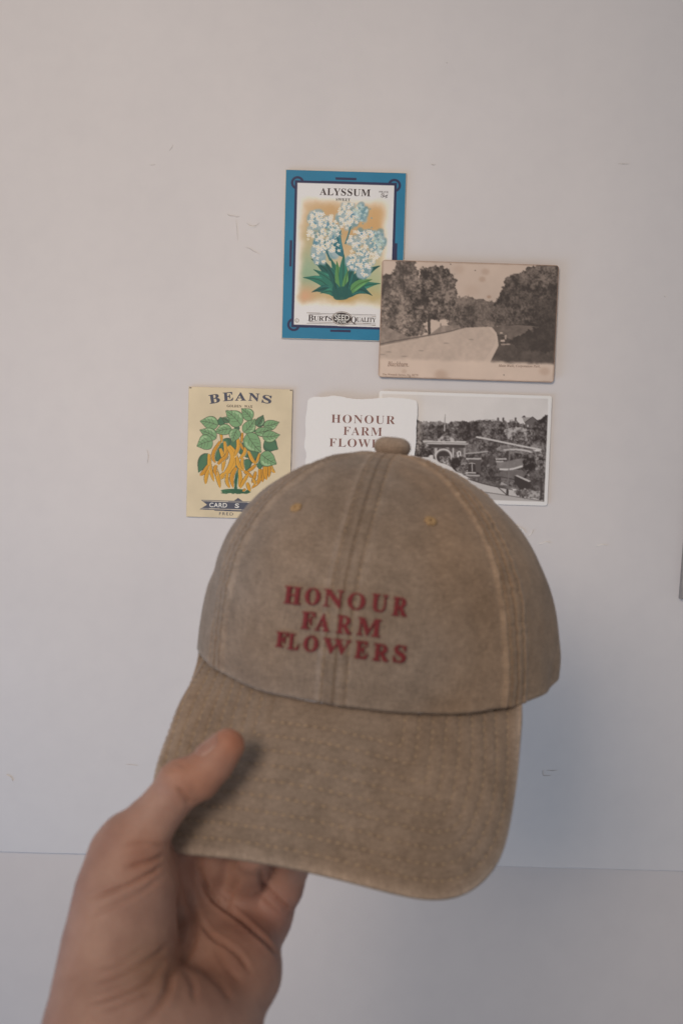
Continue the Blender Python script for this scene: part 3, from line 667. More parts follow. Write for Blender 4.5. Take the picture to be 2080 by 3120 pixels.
# --- black-and-white gate postcard, then the torn-edged card over it
gate = Card('postcard', 'black and white photo postcard of a park gateway with white border', 'postcard', (1154.7, 1190.3), (1680.8, 1206), (1144, 1526), 0.0008, 0.0005, mat_white_card, 0.0022)
gate.picture(paint_gate(), mat_gloss)
mat_paper, ntp, bp_ = mat_new('cotton_paper')
npp = noise_node(ntp, 220, 5); rp = ramp(ntp, npp.outputs[0], [(0.3, tuple(alb((203, 194, 185)))), (0.7, tuple(alb((212, 203, 194))))])
ntp.links.new(rp.outputs[0], bp_.inputs['Base Color']); bp_.inputs['Roughness'].default_value = 0.9; bump(ntp, bp_, npp.outputs[0], 0.35, 0.0006)
def deckle():
    tl = np.array((935., 1207.)); U = np.array((336., 8.)); V = np.array((-12., 420.)); out = []
    top = [(0.01, .03), (.06, .004), (.16, .002), (.23, -.008), (.31, -.004), (.39, .008), (.5, .012), (.58, .006), (.64, .002), (.74, -.006), (.87, -.004), (.96, .006), (.995, .022)]
    right = [(1.004, .10), (.998, .2), (1.0, .3), (.99, .42), (.992, .55), (.984, .7), (.99, .85), (.985, .97)]
    bot = [(.96, 1.0), (.8, .992), (.6, 1.004), (.4, .996), (.2, 1.005), (.04, .998)]
    left = [(.012, .96), (.004, .8), (.012, .65), (-.002, .5), (.008, .42), (-.014, .36), (-.002, .28), (-.008, .18), (.002, .1)]
    P = catmull(np.array(top + right + bot + left + top[:1]), 8)[:-1]
    P += RNG.normal(0, 0.0011, P.shape)
    return [tuple(p) for p in P]
torn = Card('paper_card', 'white torn-edge paper card printed with three lines of brown capitals', 'card', (935, 1207), (1271, 1216), (923, 1627), 0.0024, 0.0008, mat_paper, outline=deckle())
zt = lambda x, y: (940 + x * 340 / 1568, 1200 + y * 340 / 1568); kt = 340 / 1568
torn.text(bold('HONOUR'), zt(316, 402), zt(1212, 426), 116 * kt, ink_brown, 1.14, -0.010)
torn.text(bold('FARM'), zt(484, 572), zt(1028, 588), 116 * kt, ink_brown, 1.14, -0.010)
torn.text(bold('FLOWERS'), zt(286, 736), zt(1250, 762), 116 * kt, ink_brown, 1.14, -0.010)

# --- sepia postcard over the blue packet
z2 = lambda x, y: (1130 + x * 600 / 1568, 770 + y * 600 / 1568)
walk = Card('postcard', 'old sepia postcard of a curving park path, overlapping the blue packet', 'postcard', z2(88, 55), z2(1495, 100), z2(58, 990), 0.0024, 0.0006, mat_old, 0.0026)
walk.picture(paint_walk(), mat_print)
k2 = 600 / 1568
walk.text(ital('Blackburn.'), z2(132, 904), z2(302, 908), 40 * k2, ink_sepia, 1.05, 0.005)
walk.text(ital('Main Walk, Corporation Park.'), z2(1020, 914), z2(1356, 920), 26 * k2, ink_sepia, 1.05, 0.004)
walk.text(bold('The Wrench Series, No. 8279'), z2(92, 978), z2(376, 985), 18 * k2, ink_faint, 1.05)

# --- framed picture whose corner shows at the edge of the view
mat_frame = plain('grey_frame_wood', alb((118, 108, 102)), 0.45, 120, 0.12); mat_mount = plain('picture_mount', (0.7, 0.69, 0.66), 0.8)
def frame():
    bl = wall_pt(2073, 1826, 0.006); up = wall_pt(2084, 1690, 0.006) - bl; up /= np.linalg.norm(up); rt = np.array([up[2], 0, -up[0]])
    Wd, Hd, b, t = 0.16, 0.21, 0.012, 0.006
    r = root('picture_frame', bl + rt * Wd / 2 + up * Hd / 2 + np.array([0, t, 0]))
    tag(r, 'narrow grey framed picture, its lower corner jutting into view', 'picture frame')
    def bar(name, a0, a1, c0, c1, y0=0.0, y1=None, m=mat_frame, e=0.0012):
        y1 = t if y1 is None else y1
        V = []
        for yy, g in ((y0, e), (y0 + e, 0), (y1, 0)):
            for u, v in ((a0 + g, c0 + g), (a1 - g, c0 + g), (a1 - g, c1 - g), (a0 + g, c1 - g)): V.append(bl + rt * u + up * v + np.array([0, yy, 0]))
        F = [(3, 2, 1, 0), (8, 9, 10, 11)] + [(q * 4 + i, q * 4 + (i + 1) % 4, q * 4 + 4 + (i + 1) % 4, q * 4 + 4 + i) for q in (0, 1) for i in range(4)]
        mesh_obj(name, np.array(V), F, m, r, smooth=False)
    bar('frame_side', 0, b, 0, Hd); bar('frame_side', Wd - b, Wd, 0, Hd); bar('frame_side', b, Wd - b, 0, b); bar('frame_side', b, Wd - b, Hd - b, Hd)
    bar('mount', b, Wd - b, b, Hd - b, 0.002, 0.005, mat_mount)
frame()

# ------------------------------------------------------------------ the cap
HX, HY, HD, EL, YAW, RLL, HA, HBF, HH, E1, E2, PHL, PHR, PZ, FLR = [0.01765, -0.07542, 0.51688, 0.05791, -0.18749, -0.10054, 0.08339, 0.1083, 0.10553, 0.79776, 0.89601, -0.80189, 0.9434, 0.01605, 0.07309]
def rot3(rx, ry, rz):
    a, b = math.cos(rx), math.sin(rx); c, d = math.cos(ry), math.sin(ry); e, f = math.cos(rz), math.sin(rz)
    return np.array([[e, -f, 0], [f, e, 0], [0, 0, 1]]) @ np.array([[1, 0, 0], [0, a, -b], [0, b, a]]) @ np.array([[c, 0, d], [0, 1, 0], [-d, 0, c]])
HR = rot3(EL, YAW, RLL)
HAT_UP = c2w(HR[:, 1]) - CAM; HAT_FRONT = c2w(HR[:, 2]) - CAM
# soft-cloth adjustments of the ideal dome: (azimuth, height angle, dx mm, dy mm) in the plane of the front
ADJ = np.array([(0.0, 1.377, -0.12, 0.11), (0.0, 0.967, 2.71, -1.03), (0.0, 0.697, 0.83, -0.19), (0.0, 0.588, 0.53, 0.02), (0.0, 0.244, -1.25, 0.27), (0.0, 0.006, -0.99, 0.0), (0.943, 0.94, 0.11, -0.02), (0.943, 0.623, 0.98, 0.35), (0.943, 0.455, 1.44, 0.48), (0.943, 0.248, -1.32, -0.05), (0.943, 0.119, -1.03, -0.0), (0.943, 0.006, 0.29, -0.27), (-0.802, 1.209, -0.44, 1.58), (-0.802, 0.936, -1.49, 2.06), (-0.802, 0.697, -2.34, 2.03), (-0.802, 0.537, -2.37, 1.46), (-0.802, 0.338, -0.22, 0.19), (-0.802, 0.217, 1.42, -0.49), (-0.802, 0.127, 3.49, -0.44), (-0.802, 0.037, 1.84, -0.09), (-0.492, 0.002, -0.4, -1.48), (-0.277, 0.002, -0.3, -0.87), (-0.016, 0.002, 0.09, -0.19), (0.225, 0.002, 0.16, -0.81), (0.472, 0.002, 0.08, -1.27), (0.707, 0.002, 0.04, -0.64), (0.961, 0.002, -0.17, 0.48), (-1.241, 0.962, 5.06, 0.0), (-1.241, 0.77, 0.92, 0.0), (-1.294, 0.61, -1.8, 0.0), (-1.188, 0.482, -1.53, 0.0), (-1.241, 0.321, 1.58, 0.0), (-1.188, 0.193, 1.5, 0.0), (-1.294, 0.097, -0.8, 0.0), (-1.188, 0.065, -1.11, 0.0), (1.663, 1.315, -0.39, 0.0), (1.927, 1.026, -2.61, 0.0), (1.61, 0.834, -3.38, 0.0), (1.61, 0.642, 0.16, 0.0), (1.663, 0.482, 1.99, 0.0), (1.558, 0.321, 0.76, 0.0), (1.558, 0.161, 1.97, 0.0), (1.57, 0.01, 5.5, 4.0), (1.7, 0.02, 6.0, 3.0), (1.2, 0.01, 0.5, 0.5), (1.57, 0.1, 3.0, 0.5), (2.6, 0.3, 0, 0), (-2.6, 0.3, 0, 0), (3.1, 0.3, 0, 0), (2.6, 0.9, 0, 0), (-2.6, 0.9, 0, 0), (3.1, 0.0, 0, 0)])
def emb(ph, t): return np.stack([np.sin(ph) * np.cos(t), np.cos(ph) * np.cos(t), np.sin(t)], -1)
AE = emb(ADJ[:, 0], ADJ[:, 1])
_K = np.exp(-((AE[:, None] - AE[None]) ** 2).sum(-1) / (2 * 0.38 ** 2))
AW = np.linalg.solve(_K + 0.35 * np.eye(len(_K)), ADJ[:, 2:] / 1000)
def crown_pt(ph, t):
    """camera-frame point of the smooth dome at azimuth ph and height angle t"""
    ph = np.asarray(ph, float); t = np.asarray(t, float)
    s = np.sin(t) ** E1; c = np.cos(t) ** E2
    x = HA * np.sin(ph) * c * (1 + FLR * (1 - s)); cz = np.cos(ph); z = np.where(cz > 0, HBF, 0.10) * cz * c + PZ * s
    Q = np.stack([x, HH * s, z], -1) @ HR.T + np.array([HX, HY, -HD])
    k = np.exp(-((emb(ph, t)[..., None, :] - AE) ** 2).sum(-1) / (2 * 0.38 ** 2))
    Q[..., :2] += k @ AW
    return Q

def fabric(name, extra=None):
    m, nt, b = mat_new(name)
    base = np.array(FAB)
    big = noise_node(nt, 28, 4, 0.6); mid = noise_node(nt, 140, 5, 0.65); fine = noise_node(nt, 1500, 3, 0.7)
    r1 = ramp(nt, big.outputs[0], [(0.30, tuple(base * np.array([.86, .84, .82]))), (0.5, tuple(base)), (0.70, tuple(base * np.array([1.12, 1.13, 1.15])))])
    r2 = ramp(nt, mid.outputs[0], [(0.32, (.87, .865, .86)), (0.68, (1.12, 1.12, 1.125))])
    r3 = ramp(nt, fine.outputs[0], [(0.3, (.86,) * 3), (0.7, (1.12,) * 3)])
    c = mixc(nt, 1.0, r1.outputs[0], r2.outputs[0], 'MULTIPLY'); c = mixc(nt, 1.0, c, r3.outputs[0], 'MULTIPLY')
    # thread direction of the weave: streaky fine noise
    tcw = nd(nt, 'ShaderNodeTexCoord'); 
    for sc_ in ((1700, 1700, 260), (300, 300, 1900)):
        mp = nd(nt, 'ShaderNodeMapping'); mp.inputs['Scale'].default_value = sc_; nt.links.new(tcw.outputs['Object'], mp.inputs['Vector'])
        wn_ = nd(nt, 'ShaderNodeTexNoise'); wn_.inputs['Scale'].default_value = 1.0; wn_.inputs['Detail'].default_value = 2; nt.links.new(mp.outputs[0], wn_.inputs['Vector'])
        rw = ramp(nt, wn_.outputs[0], [(0.3, (.87,) * 3), (0.7, (1.13,) * 3)]); c = mixc(nt, 1.0, c, rw.outputs[0], 'MULTIPLY')
    a = nd(nt, 'ShaderNodeVertexColor', layer_name='wear_and_light')  # washed-out cloth colour, with some painted light on seams and right side
    sp = nd(nt, 'ShaderNodeSeparateColor'); nt.links.new(a.outputs[0], sp.inputs[0])
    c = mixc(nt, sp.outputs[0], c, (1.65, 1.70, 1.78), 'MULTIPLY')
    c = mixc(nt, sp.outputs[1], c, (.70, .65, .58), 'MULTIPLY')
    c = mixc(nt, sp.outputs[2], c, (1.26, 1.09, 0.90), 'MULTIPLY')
    nt.links.new(c, b.inputs['Base Color'])
    b.inputs['Roughness'].default_value = 0.95; b.inputs['Specular IOR Level'].default_value = 0.12
    b.inputs['Sheen Weight'].default_value = 0.18; b.inputs['Sheen Roughness'].default_value = 0.5; b.inputs['Sheen Tint'].default_value = (.9, .88, .86, 1)
    bump(nt, b, fine.outputs[0], 0.35, 0.0004); bump(nt, b, mid.outputs[0], 0.30, 0.0012)
    return m
FAB = (0.270, 0.209, 0.161)
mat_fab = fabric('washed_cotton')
mat_thread = plain('stitch_thread', np.array(FAB) * [1.65, 1.56, 1.32], 0.9, 800, 0.15)
mat_red = plain('red_thread', (0.20, 0.030, 0.033), 0.75, 1600, 0.3, 0.6)
mat_eye = plain('eyelet_thread', np.array(FAB) * [1.5, 1.25, 0.82], 0.85, 900, 0.25, 0.4)
mat_dark = plain('hole_shade', (0.02, 0.016, 0.013), 0.9)
mat_band = plain('sweatband_cotton', np.array(FAB) * 0.85, 0.95, 700, 0.15)

cap = root('baseball_cap', c2w(np.array([HX, HY, -HD])))
tag(cap, 'washed taupe baseball cap with dark red embroidered lettering held by its brim', 'cap')

# crown grid, denser beside the seams
SEAMS = [0.0, PHR, 2.12, math.pi, -2.2, PHL]
ph = list(np.linspace(-math.pi, math.pi, 420, endpoint=False))
for s in (0.0, PHR, PHL):
    ph += list(np.linspace(s - 0.13, s + 0.13, 72))
ph = np.unique(np.round(np.array(ph), 5)); NT = 230
tv = np.concatenate([np.linspace(0.0008, 0.06, 12)[:-1], np.linspace(0.06, math.pi / 2 - 0.008, NT - 11)])
PHg, Tg = np.meshgrid(ph, tv, indexing='ij')
Qc = crown_pt(PHg, Tg)
def normals(Q, wrap):
    du = np.roll(Q, -1, 0) - np.roll(Q, 1, 0) if wrap else np.gradient(Q, axis=0); dv = np.gradient(Q, axis=1)
    n = np.cross(du, dv); return n / (np.linalg.norm(n, axis=-1, keepdims=True) + 1e-12)
Nc = normals(Qc, True)
cent = Qc.mean((0, 1)); 
if ((Qc - cent) * Nc).sum(-1).mean() < 0: Nc = -Nc
rad = np.hypot(HA * np.cos(Tg) ** E2, 0) * 1.12
disp = np.zeros_like(rad); wear_and_light = np.zeros(rad.shape + (3,))
def nz(x, y, z=0.0): return mnoise.noise((x, y, z))
vn = np.vectorize(nz)
LS = Tg * 0.15
for k, s in enumerate(SEAMS):
    d = (PHg - s + math.pi) % (2 * math.pi) - math.pi; dist = d * rad; ad = np.abs(dist); near = ad < 0.016
    fade = sstep(0.006, 0.02, rad)
    wob = np.zeros_like(d); wob[near] = vn(LS[near] * 260, dist[near] * 90, k * 7.0); wob2 = np.zeros_like(d); wob2[near] = vn(LS[near] * 900, dist[near] * 300, k * 3.0 + 50)
    w = 0.0068 if k in (0,) else 0.0075
    ridge = 1 - sstep(w - 0.0012, w + 0.0022, ad)
    disp += fade * ((0.0007 if k == 0 else 0.0010) * ridge * (1 + 0.35 * wob) - 0.0007 * np.exp(-(dist / 0.0007) ** 2) - 0.0006 * np.exp(-((ad - 0.0052) / 0.0007) ** 2) * (1 + .6 * wob2))
    disp += fade * 0.0003 * wob * np.exp(-(ad / 0.010) ** 2)
    edge = (np.exp(-((ad - w) / 0.0020) ** 2) + (.15 if k == 0 else .5) * np.exp(-((ad - 0.0020) / 0.0010) ** 2)) * (.6 if k == 0 else .72)
    wear_and_light[..., 0] += fade * edge * np.clip(.6 + .5 * wob + .3 * wob2, 0, 1) * .75  # worn seam edges, with the ridge highlights put into the colour too
    wear_and_light[..., 1] += fade * (np.exp(-(dist / 0.0008) ** 2) * .5 + .6 * np.exp(-((ad - 0.0045) / 0.0016) ** 2) * np.clip(.6 + .5 * wob, 0, 1))
low = vn(Qc[..., 0] * 26, Qc[..., 1] * 22, Qc[..., 2] * 26); low2 = vn(Qc[..., 0] * 70 + 9, Qc[..., 1] * 55, Qc[..., 2] * 70)
disp += 0.0021 * low + 0.0006 * low2
# vertical slack folds towards the lower right side panel and near the rim
fold = np.exp(-((PHg - 1.35) / 0.25) ** 2) * np.exp(-(Tg / 0.16) ** 2)
disp += 0.0011 * fold * np.sin(PHg * 17 + Tg * 16)
disp += -0.0010 * np.exp(-((Tg - 0.30) / 0.05) ** 2) * np.exp(-((PHg + 1.15) / 0.22) ** 2)
wear_and_light[..., 2] = sstep(0.15, 0.8, vn(Qc[..., 0] * 14 + 4, Qc[..., 1] * 14, Qc[..., 2] * 14) + 0.9 * sstep(-0.02, 0.06, Qc[..., 0]) ) * .8  # tan cloth patches; right side also brightened in colour to stand in for light
# lighter colour along the rim edge
wear_and_light[..., 0] += .25 * np.exp(-(Tg / 0.012) ** 2)
Qd = Qc + Nc * disp[..., None]
pole = crown_pt(np.array(0.0), np.array(math.pi / 2 - 1e-4))
V = np.vstack([c2w(Qd).reshape(-1, 3), c2w(pole)[None]])
Fq = grid_faces(len(ph), len(tv), True)
crown_quads = [tuple(f) for f in Fq]; n_ = len(ph); m_ = len(tv)
pi_ = len(V) - 1
Fall = crown_quads + [(i * m_ + m_ - 1, ((i + 1) % n_) * m_ + m_ - 1, pi_) for i in range(n_)]
crown = mesh_obj('crown', V, Fall, mat_fab, cap)
set_color(crown, 'wear_and_light', np.clip(np.vstack([wear_and_light.reshape(-1, 3), [[0, .3, 0]]]), 0, 1))
crown_bvh = BVHTree.FromPolygons([Vector(v) for v in V], Fall)
smooth_w = c2w(Qc + Nc * (0.0021 * low + 0.0006 * low2 + 0.0009)[..., None]).reshape(-1, 3)
smooth_bvh = BVHTree.FromPolygons([Vector(v) for v in smooth_w], crown_quads)
sol = crown.modifiers.new('thickness', 'SOLIDIFY'); sol.thickness = 0.0014; sol.offset = -1.0

def hit_crown(px, py, tree=None):
    o = Vector(CAM); d = (Vector(cam_pt(px, py, 1.0)) - o).normalized()
    loc, nrm, idx, dist = (tree or crown_bvh).ray_cast(o, d)
    if loc is None: return None, None
    if nrm.dot(d) > 0: nrm = -nrm
    return np.array(loc), np.array(nrm)

# sweatband inside the rim
bp_ph = np.linspace(-math.pi, math.pi, 160, endpoint=False); bt = np.array([0.004, 0.06, 0.14, 0.24])
Pb, Tb = np.meshgrid(bp_ph, bt, indexing='ij'); Qb = crown_pt(Pb, Tb); Nb = normals(Qb, True)
if ((Qb - Qb.mean((0, 1))) * Nb).sum(-1).mean() < 0: Nb = -Nb
Qb = Qb - Nb * np.where(Tb < 0.2, 0.0046, 0.003)[..., None]
sb = mesh_obj('sweatband', c2w(Qb).reshape(-1, 3), grid_faces(160, 4, True), mat_band, cap)
so = sb.modifiers.new('thickness', 'SOLIDIFY'); so.thickness = 0.001

# button on top
def button():
    up = HAT_UP; a = np.cross(up, fwd); a /= np.linalg.norm(a); b = np.cross(up, a)
    base = c2w(pole) + up * 0.0000
    prof = [(0.0, 0.0072), (0.0042, 0.0070), (0.0066, 0.0060), (0.0080, 0.0044), (0.0085, 0.0026), (0.0081, 0.0010), (0.0070, -0.0006), (0.004, -0.002)]
    P = catmull(np.array(prof), 4); n = 48; V = []
    for r, z in P:
        for k in range(n):
            g = 2 * math.pi * k / n; rr = r * (1 + 0.03 * math.sin(3 * g + 1)) ; V.append(base + (a * math.cos(g) + b * math.sin(g)) * rr * 1.08 + up * (z * 1.08 + .0004))
    F = [(i * n + k, i * n + (k + 1) % n, (i + 1) * n + (k + 1) % n, (i + 1) * n + k) for i in range(len(P) - 1) for k in range(n)]
    o = mesh_obj('button', np.array(V), F, mat_fab, cap); set_color(o, 'wear_and_light', np.tile([[.38, 0, 0.1]], (len(V), 1)))
button()

# eyelets: a ring of thread round a dark disc painted as the shaded hole
def eyelet(px, py, R=0.0014, r=0.0010):
    c, n = hit_crown(px, py); a = np.cross(n, UP); a /= np.linalg.norm(a); b = np.cross(n, a); V = []; N1, N2 = 28, 8
    for i in range(N1):
        g = 2 * math.pi * i / N1; d = a * math.cos(g) * 1.15 + b * math.sin(g); q = r * (1 + .35 * RNG.random())
        for j in range(N2):
            h = 2 * math.pi * j / N2; V.append(c + d * (R + q * math.cos(h)) + n * (q * .55 * math.sin(h) + .0003))
    F = [(i * N2 + j, ((i + 1) % N1) * N2 + j, ((i + 1) % N1) * N2 + (j + 1) % N2, i * N2 + (j + 1) % N2) for i in range(N1) for j in range(N2)]
    e = mesh_obj('eyelet', np.array(V), F, mat_eye, cap)
    D = [c + (a * math.cos(g) + b * math.sin(g)) * (R - .0005) + n * .0004 for g in np.linspace(0, 2 * math.pi, 17)[:-1]]
    mesh_obj('eyelet_hole_shade', np.array(D), [tuple(range(16))], mat_dark, e, origin=np.array(cap['_o']))
eyelet(902, 1548); eyelet(1311, 1588)

# embroidered letters, each laid on the cloth
ze = lambda x, y: (820 + x * 450 / 1568, 1750 + y * 450 / 1568)
LET = [('H', 150, 120, 347, 325), ('O', 370, 135, 550, 335), ('N', 565, 150, 797, 365), ('O', 820, 185, 1030, 388), ('U', 1070, 202, 1265, 410), ('R', 1298, 236, 1478, 452),
       ('F', 330, 392, 492, 590), ('A', 480, 408, 660, 612), ('R', 705, 432, 888, 640), ('M', 922, 455, 1195, 670),
       ('F', 62, 605, 205, 780), ('L', 192, 624, 325, 806), ('O', 355, 645, 527, 832), ('W', 556, 672, 872, 862), ('E', 898, 705, 1057, 902), ('R', 1093, 734, 1282, 930), ('S', 1310, 748, 1462, 946)]
th = math.radians(6.5); cs, sn = math.cos(th), math.sin(th)
for ch, x0, y0, x1, y1 in LET:
    BW, BH = x1 - x0, y1 - y0
    w = (BW * cs - BH * sn) / (cs * cs - sn * sn); h = (BH * cs - BW * sn) / (cs * cs - sn * sn); cx_, cy_ = (x0 + x1) / 2, (y0 + y1) / 2
    Vt, Ft = text_mesh(bold(ch), 1, 0.009); q = fit_box(Vt) - .5
    bm = bmesh.new(); vs = [bm.verts.new((a, b, 0)) for a, b in q]
    for f in Ft:
        try: bm.faces.new([vs[i] for i in f])
        except ValueError: pass
    bmesh.ops.subdivide_edges(bm, edges=[e for e in bm.edges if e.calc_length() > .2], cuts=2, use_grid_fill=True)
    bmesh.ops.triangulate(bm, faces=bm.faces); bm.verts.ensure_lookup_table(); bm.verts.index_update()
    top = []; bot = []
    for v in bm.verts:
        lx, ly = v.co.x * w, -v.co.y * h; p = ze(cx_ + lx * cs - ly * sn, cy_ + lx * sn + ly * cs)
        c, n = hit_crown(*p, smooth_bvh); top.append(c + n * 0.0003); bot.append(c - n * 0.0018)
    nv = len(top); F = [tuple(v.index for v in f.verts) for f in bm.faces]
    F += [(e.verts[0].index, e.verts[1].index, e.verts[1].index + nv, e.verts[0].index + nv) for e in bm.edges if len(e.link_faces) == 1]
    bm.free(); mesh_obj('embroidered_letter', np.array(top + bot), F, mat_red, cap, smooth=False)

# ---- brim: lofted from the crown's front rim to its outer edge
def edge(px, py, d): return (px, py, d)
OUT = [(-1.0, 622, 1966, .490), (-.86, 576, 2080, .465), (-.74, 520, 2200, .445), (-.62, 473, 2330, .430), (-.52, 462, 2440, .4185), (-.44, 478, 2530, .4095), (-.37, 514, 2582, .4035), (-.28, 620, 2601, .397), (-.18, 770, 2620, .390), (-.08, 915, 2647, .385), (.04, 1070, 2684, .3825),
       (.16, 1220, 2722, .384), (.25, 1326, 2736, .388), (.33, 1412, 2720, .393), (.41, 1482, 2672, .3995), (.50, 1533, 2590, .4065), (.60, 1562, 2470, .415), (.71, 1578, 2340, .424), (.84, 1585, 2210, .434), (.93, 1586, 2160, .440), (1.0, 1584, 2128, .4455)]
ou = np.array([o[0] for o in OUT]); oc_ = np.array([[(o[1] - PW / 2) / FPX * o[3], -(o[2] - PH_ / 2) / FPX * o[3], -o[3]] for o in OUT])
def cubic(x, X, Y):
    """natural cubic spline through (X, Y)"""
    n = len(X); hh = np.diff(X); A = np.zeros((n, n)); B = np.zeros((n, Y.shape[1])); A[0, 0] = A[-1, -1] = 1
    for i in range(1, n - 1):
        A[i, i - 1] = hh[i - 1]; A[i, i] = 2 * (hh[i - 1] + hh[i]); A[i, i + 1] = hh[i]; B[i] = 6 * ((Y[i + 1] - Y[i]) / hh[i] - (Y[i] - Y[i - 1]) / hh[i - 1])
    Mm = np.linalg.solve(A, B); i = np.clip(np.searchsorted(X, x) - 1, 0, n - 2); h = hh[i][:, None]; a = (X[i + 1] - x)[:, None] / h; b = (x - X[i])[:, None] / h
    return a * Y[i] + b * Y[i + 1] + ((a ** 3 - a) * Mm[i] + (b ** 3 - b) * Mm[i + 1]) * h * h / 6
NU, NV = 330, 120
uu = np.linspace(-1, 1, NU); vv = np.linspace(0, 1, NV)
PH0, PH1 = math.radians(-66), math.radians(57)
phi_u = np.interp(uu, [-1, -.6, 0, .6, 1], [PH0, -.86, -0.06, .66, PH1])
inner = crown_pt(phi_u, np.zeros(NU) + .002)
ctr = crown_pt(np.linspace(-3, 3, 60), np.zeros(60) + .002).mean(0)
inward = ctr - inner; inward /= np.linalg.norm(inward, axis=1)[:, None]
inner = inner + inward * 0.0030 - HR[:, 1] * 0.0012
outer = cubic(uu, ou, oc_)
Qt = inner[:, None] * (1 - vv)[None, :, None] + outer[:, None] * vv[None, :, None]
# gentle camber between seam and edge
Nt = normals(Qt, False); 
if Nt[..., 2].mean() < 0: Nt = -Nt
LEN = np.linalg.norm(outer - inner, axis=1)
Qt = Qt + Nt * (0.0040 * np.sin(np.pi * vv)[None, :] * sstep(0.01, 0.06, LEN)[:, None])[..., None]
Nt = normals(Qt, False)
if Nt[..., 2].mean() < 0: Nt = -Nt
Nt[0] = Nt[2]; Nt[1] = Nt[2]; Nt[-1] = Nt[-3]; Nt[-2] = Nt[-3]
# quilted rows follow the outer edge
dist = (1 - vv)[None, :] * LEN[:, None]
# arc distance from the edge measured to the nearest outer point for the rounded corners
oo = outer[::3]; De = np.sqrt(((Qt[:, :, None, :] - oo[None, None]) ** 2).sum(-1)).min(2)
ROWS = [0.0062 + 0.0061 * k for k in range(9)]
bd = np.zeros_like(De); bw = np.zeros(De.shape + (3,))
wn = vn(Qt[..., 0] * 420, Qt[..., 1] * 420, Qt[..., 2] * 420)
for rr in ROWS:
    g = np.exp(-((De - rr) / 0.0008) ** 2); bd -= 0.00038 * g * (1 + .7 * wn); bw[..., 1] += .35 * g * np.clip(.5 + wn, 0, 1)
bd += 0.00010 * np.abs(np.sin(np.pi * (De - ROWS[0]) / 0.0061)) * (De < 0.056)
bd += 0.0009 * vn(Qt[..., 0] * 40, Qt[..., 1] * 40, Qt[..., 2] * 40) * np.minimum(1, vv * 6)[None, :]
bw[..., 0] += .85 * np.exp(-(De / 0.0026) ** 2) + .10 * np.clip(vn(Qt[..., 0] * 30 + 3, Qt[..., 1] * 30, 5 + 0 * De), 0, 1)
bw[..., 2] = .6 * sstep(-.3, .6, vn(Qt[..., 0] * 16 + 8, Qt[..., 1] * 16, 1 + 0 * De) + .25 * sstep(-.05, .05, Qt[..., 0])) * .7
TH = 0.0026
edge_r = sstep(0, 0.003, De)
top = Qt + Nt * (bd + (edge_r - 1) * 0.0007)[..., None]; botm = Qt - Nt * (TH - (1 - edge_r) * 0.0007)[..., None]
outd = outer - inner; outd /= np.maximum(np.linalg.norm(outd, axis=1)[:, None], 1e-6)
midE = (top[:, -1] + botm[:, -1]) / 2 + outd * 0.0011 * sstep(0.0, 0.012, LEN)[:, None]
V = np.vstack([top.reshape(-1, 3), botm.reshape(-1, 3), midE]); nT = NU * NV
F = [tuple(f) for f in grid_faces(NU, NV)] + [tuple(nT + np.array(f[::-1])) for f in grid_faces(NU, NV)]
for i in range(NU - 1):
    a, b = i * NV + NV - 1, (i + 1) * NV + NV - 1; F.append((a, b, 2 * nT + i + 1, 2 * nT + i)); F.append((2 * nT + i, 2 * nT + i + 1, nT + b, nT + a))
    F.append((i * NV, nT + i * NV, nT + (i + 1) * NV, (i + 1) * NV))
brim = mesh_obj('brim', c2w(V), F, mat_fab, cap)
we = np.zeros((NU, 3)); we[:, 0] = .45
set_color(brim, 'wear_and_light', np.clip(np.vstack([bw.reshape(-1, 3), bw.reshape(-1, 3) * .3, we]), 0, 1))
brim_bvh = BVHTree.FromPolygons([Vector(v) for v in c2w(V)], F)

# thread: short raised stitches along each quilted row and beside the seams
def stitches(name, P, N, parent, L=0.0021, gap=0.0017, r=0.00040, lift=0.0001, ln=None, mat=None):
    seg = np.linalg.norm(np.diff(P, axis=0), axis=1); s = np.concatenate([[0], np.cumsum(seg)]); V = []; F = []
    x = RNG.uniform(0, gap)
    while x + L < s[-1]:
        pa = np.array([np.interp(x, s, P[:, k]) for k in range(3)]); pb = np.array([np.interp(x + L, s, P[:, k]) for k in range(3)]); n = np.array([np.interp(x, s, N[:, k]) for k in range(3)])
        d = pb - pa; d /= np.linalg.norm(d) + 1e-9; sd = np.cross(d, n); b0 = len(V); pm = (pa + pb) / 2
        V += [pa, pm + sd * r + n * lift, pm + n * (lift + r * 1.3), pm - sd * r + n * lift, pb]
        F += [(b0, b0 + 2, b0 + 1), (b0, b0 + 3, b0 + 2), (b0 + 4, b0 + 1, b0 + 2), (b0 + 4, b0 + 2, b0 + 3)]; x += L + gap * RNG.uniform(.7, 1.4)
    if V: mesh_obj(name, np.array(V), F, mat or mat_thread, parent, origin=np.array(cap['_o']))
top_w = c2w(top); nw = c2w(Nt) - CAM
for rr in ROWS:
    P = []; N = []
    for i in range(4, NU - 4):
        col = De[i]; j = np.where((col[:-1] >= rr) & (col[1:] < rr))[0]
        if len(j) == 0: continue
        j = j[-1]; f = (col[j] - rr) / (col[j] - col[j + 1]); P.append(top_w[i, j] * (1 - f) + top_w[i, j + 1] * f); N.append(nw[i, j])
    if len(P) > 8: stitches('stitch_row', np.array(P), np.array(N), brim)
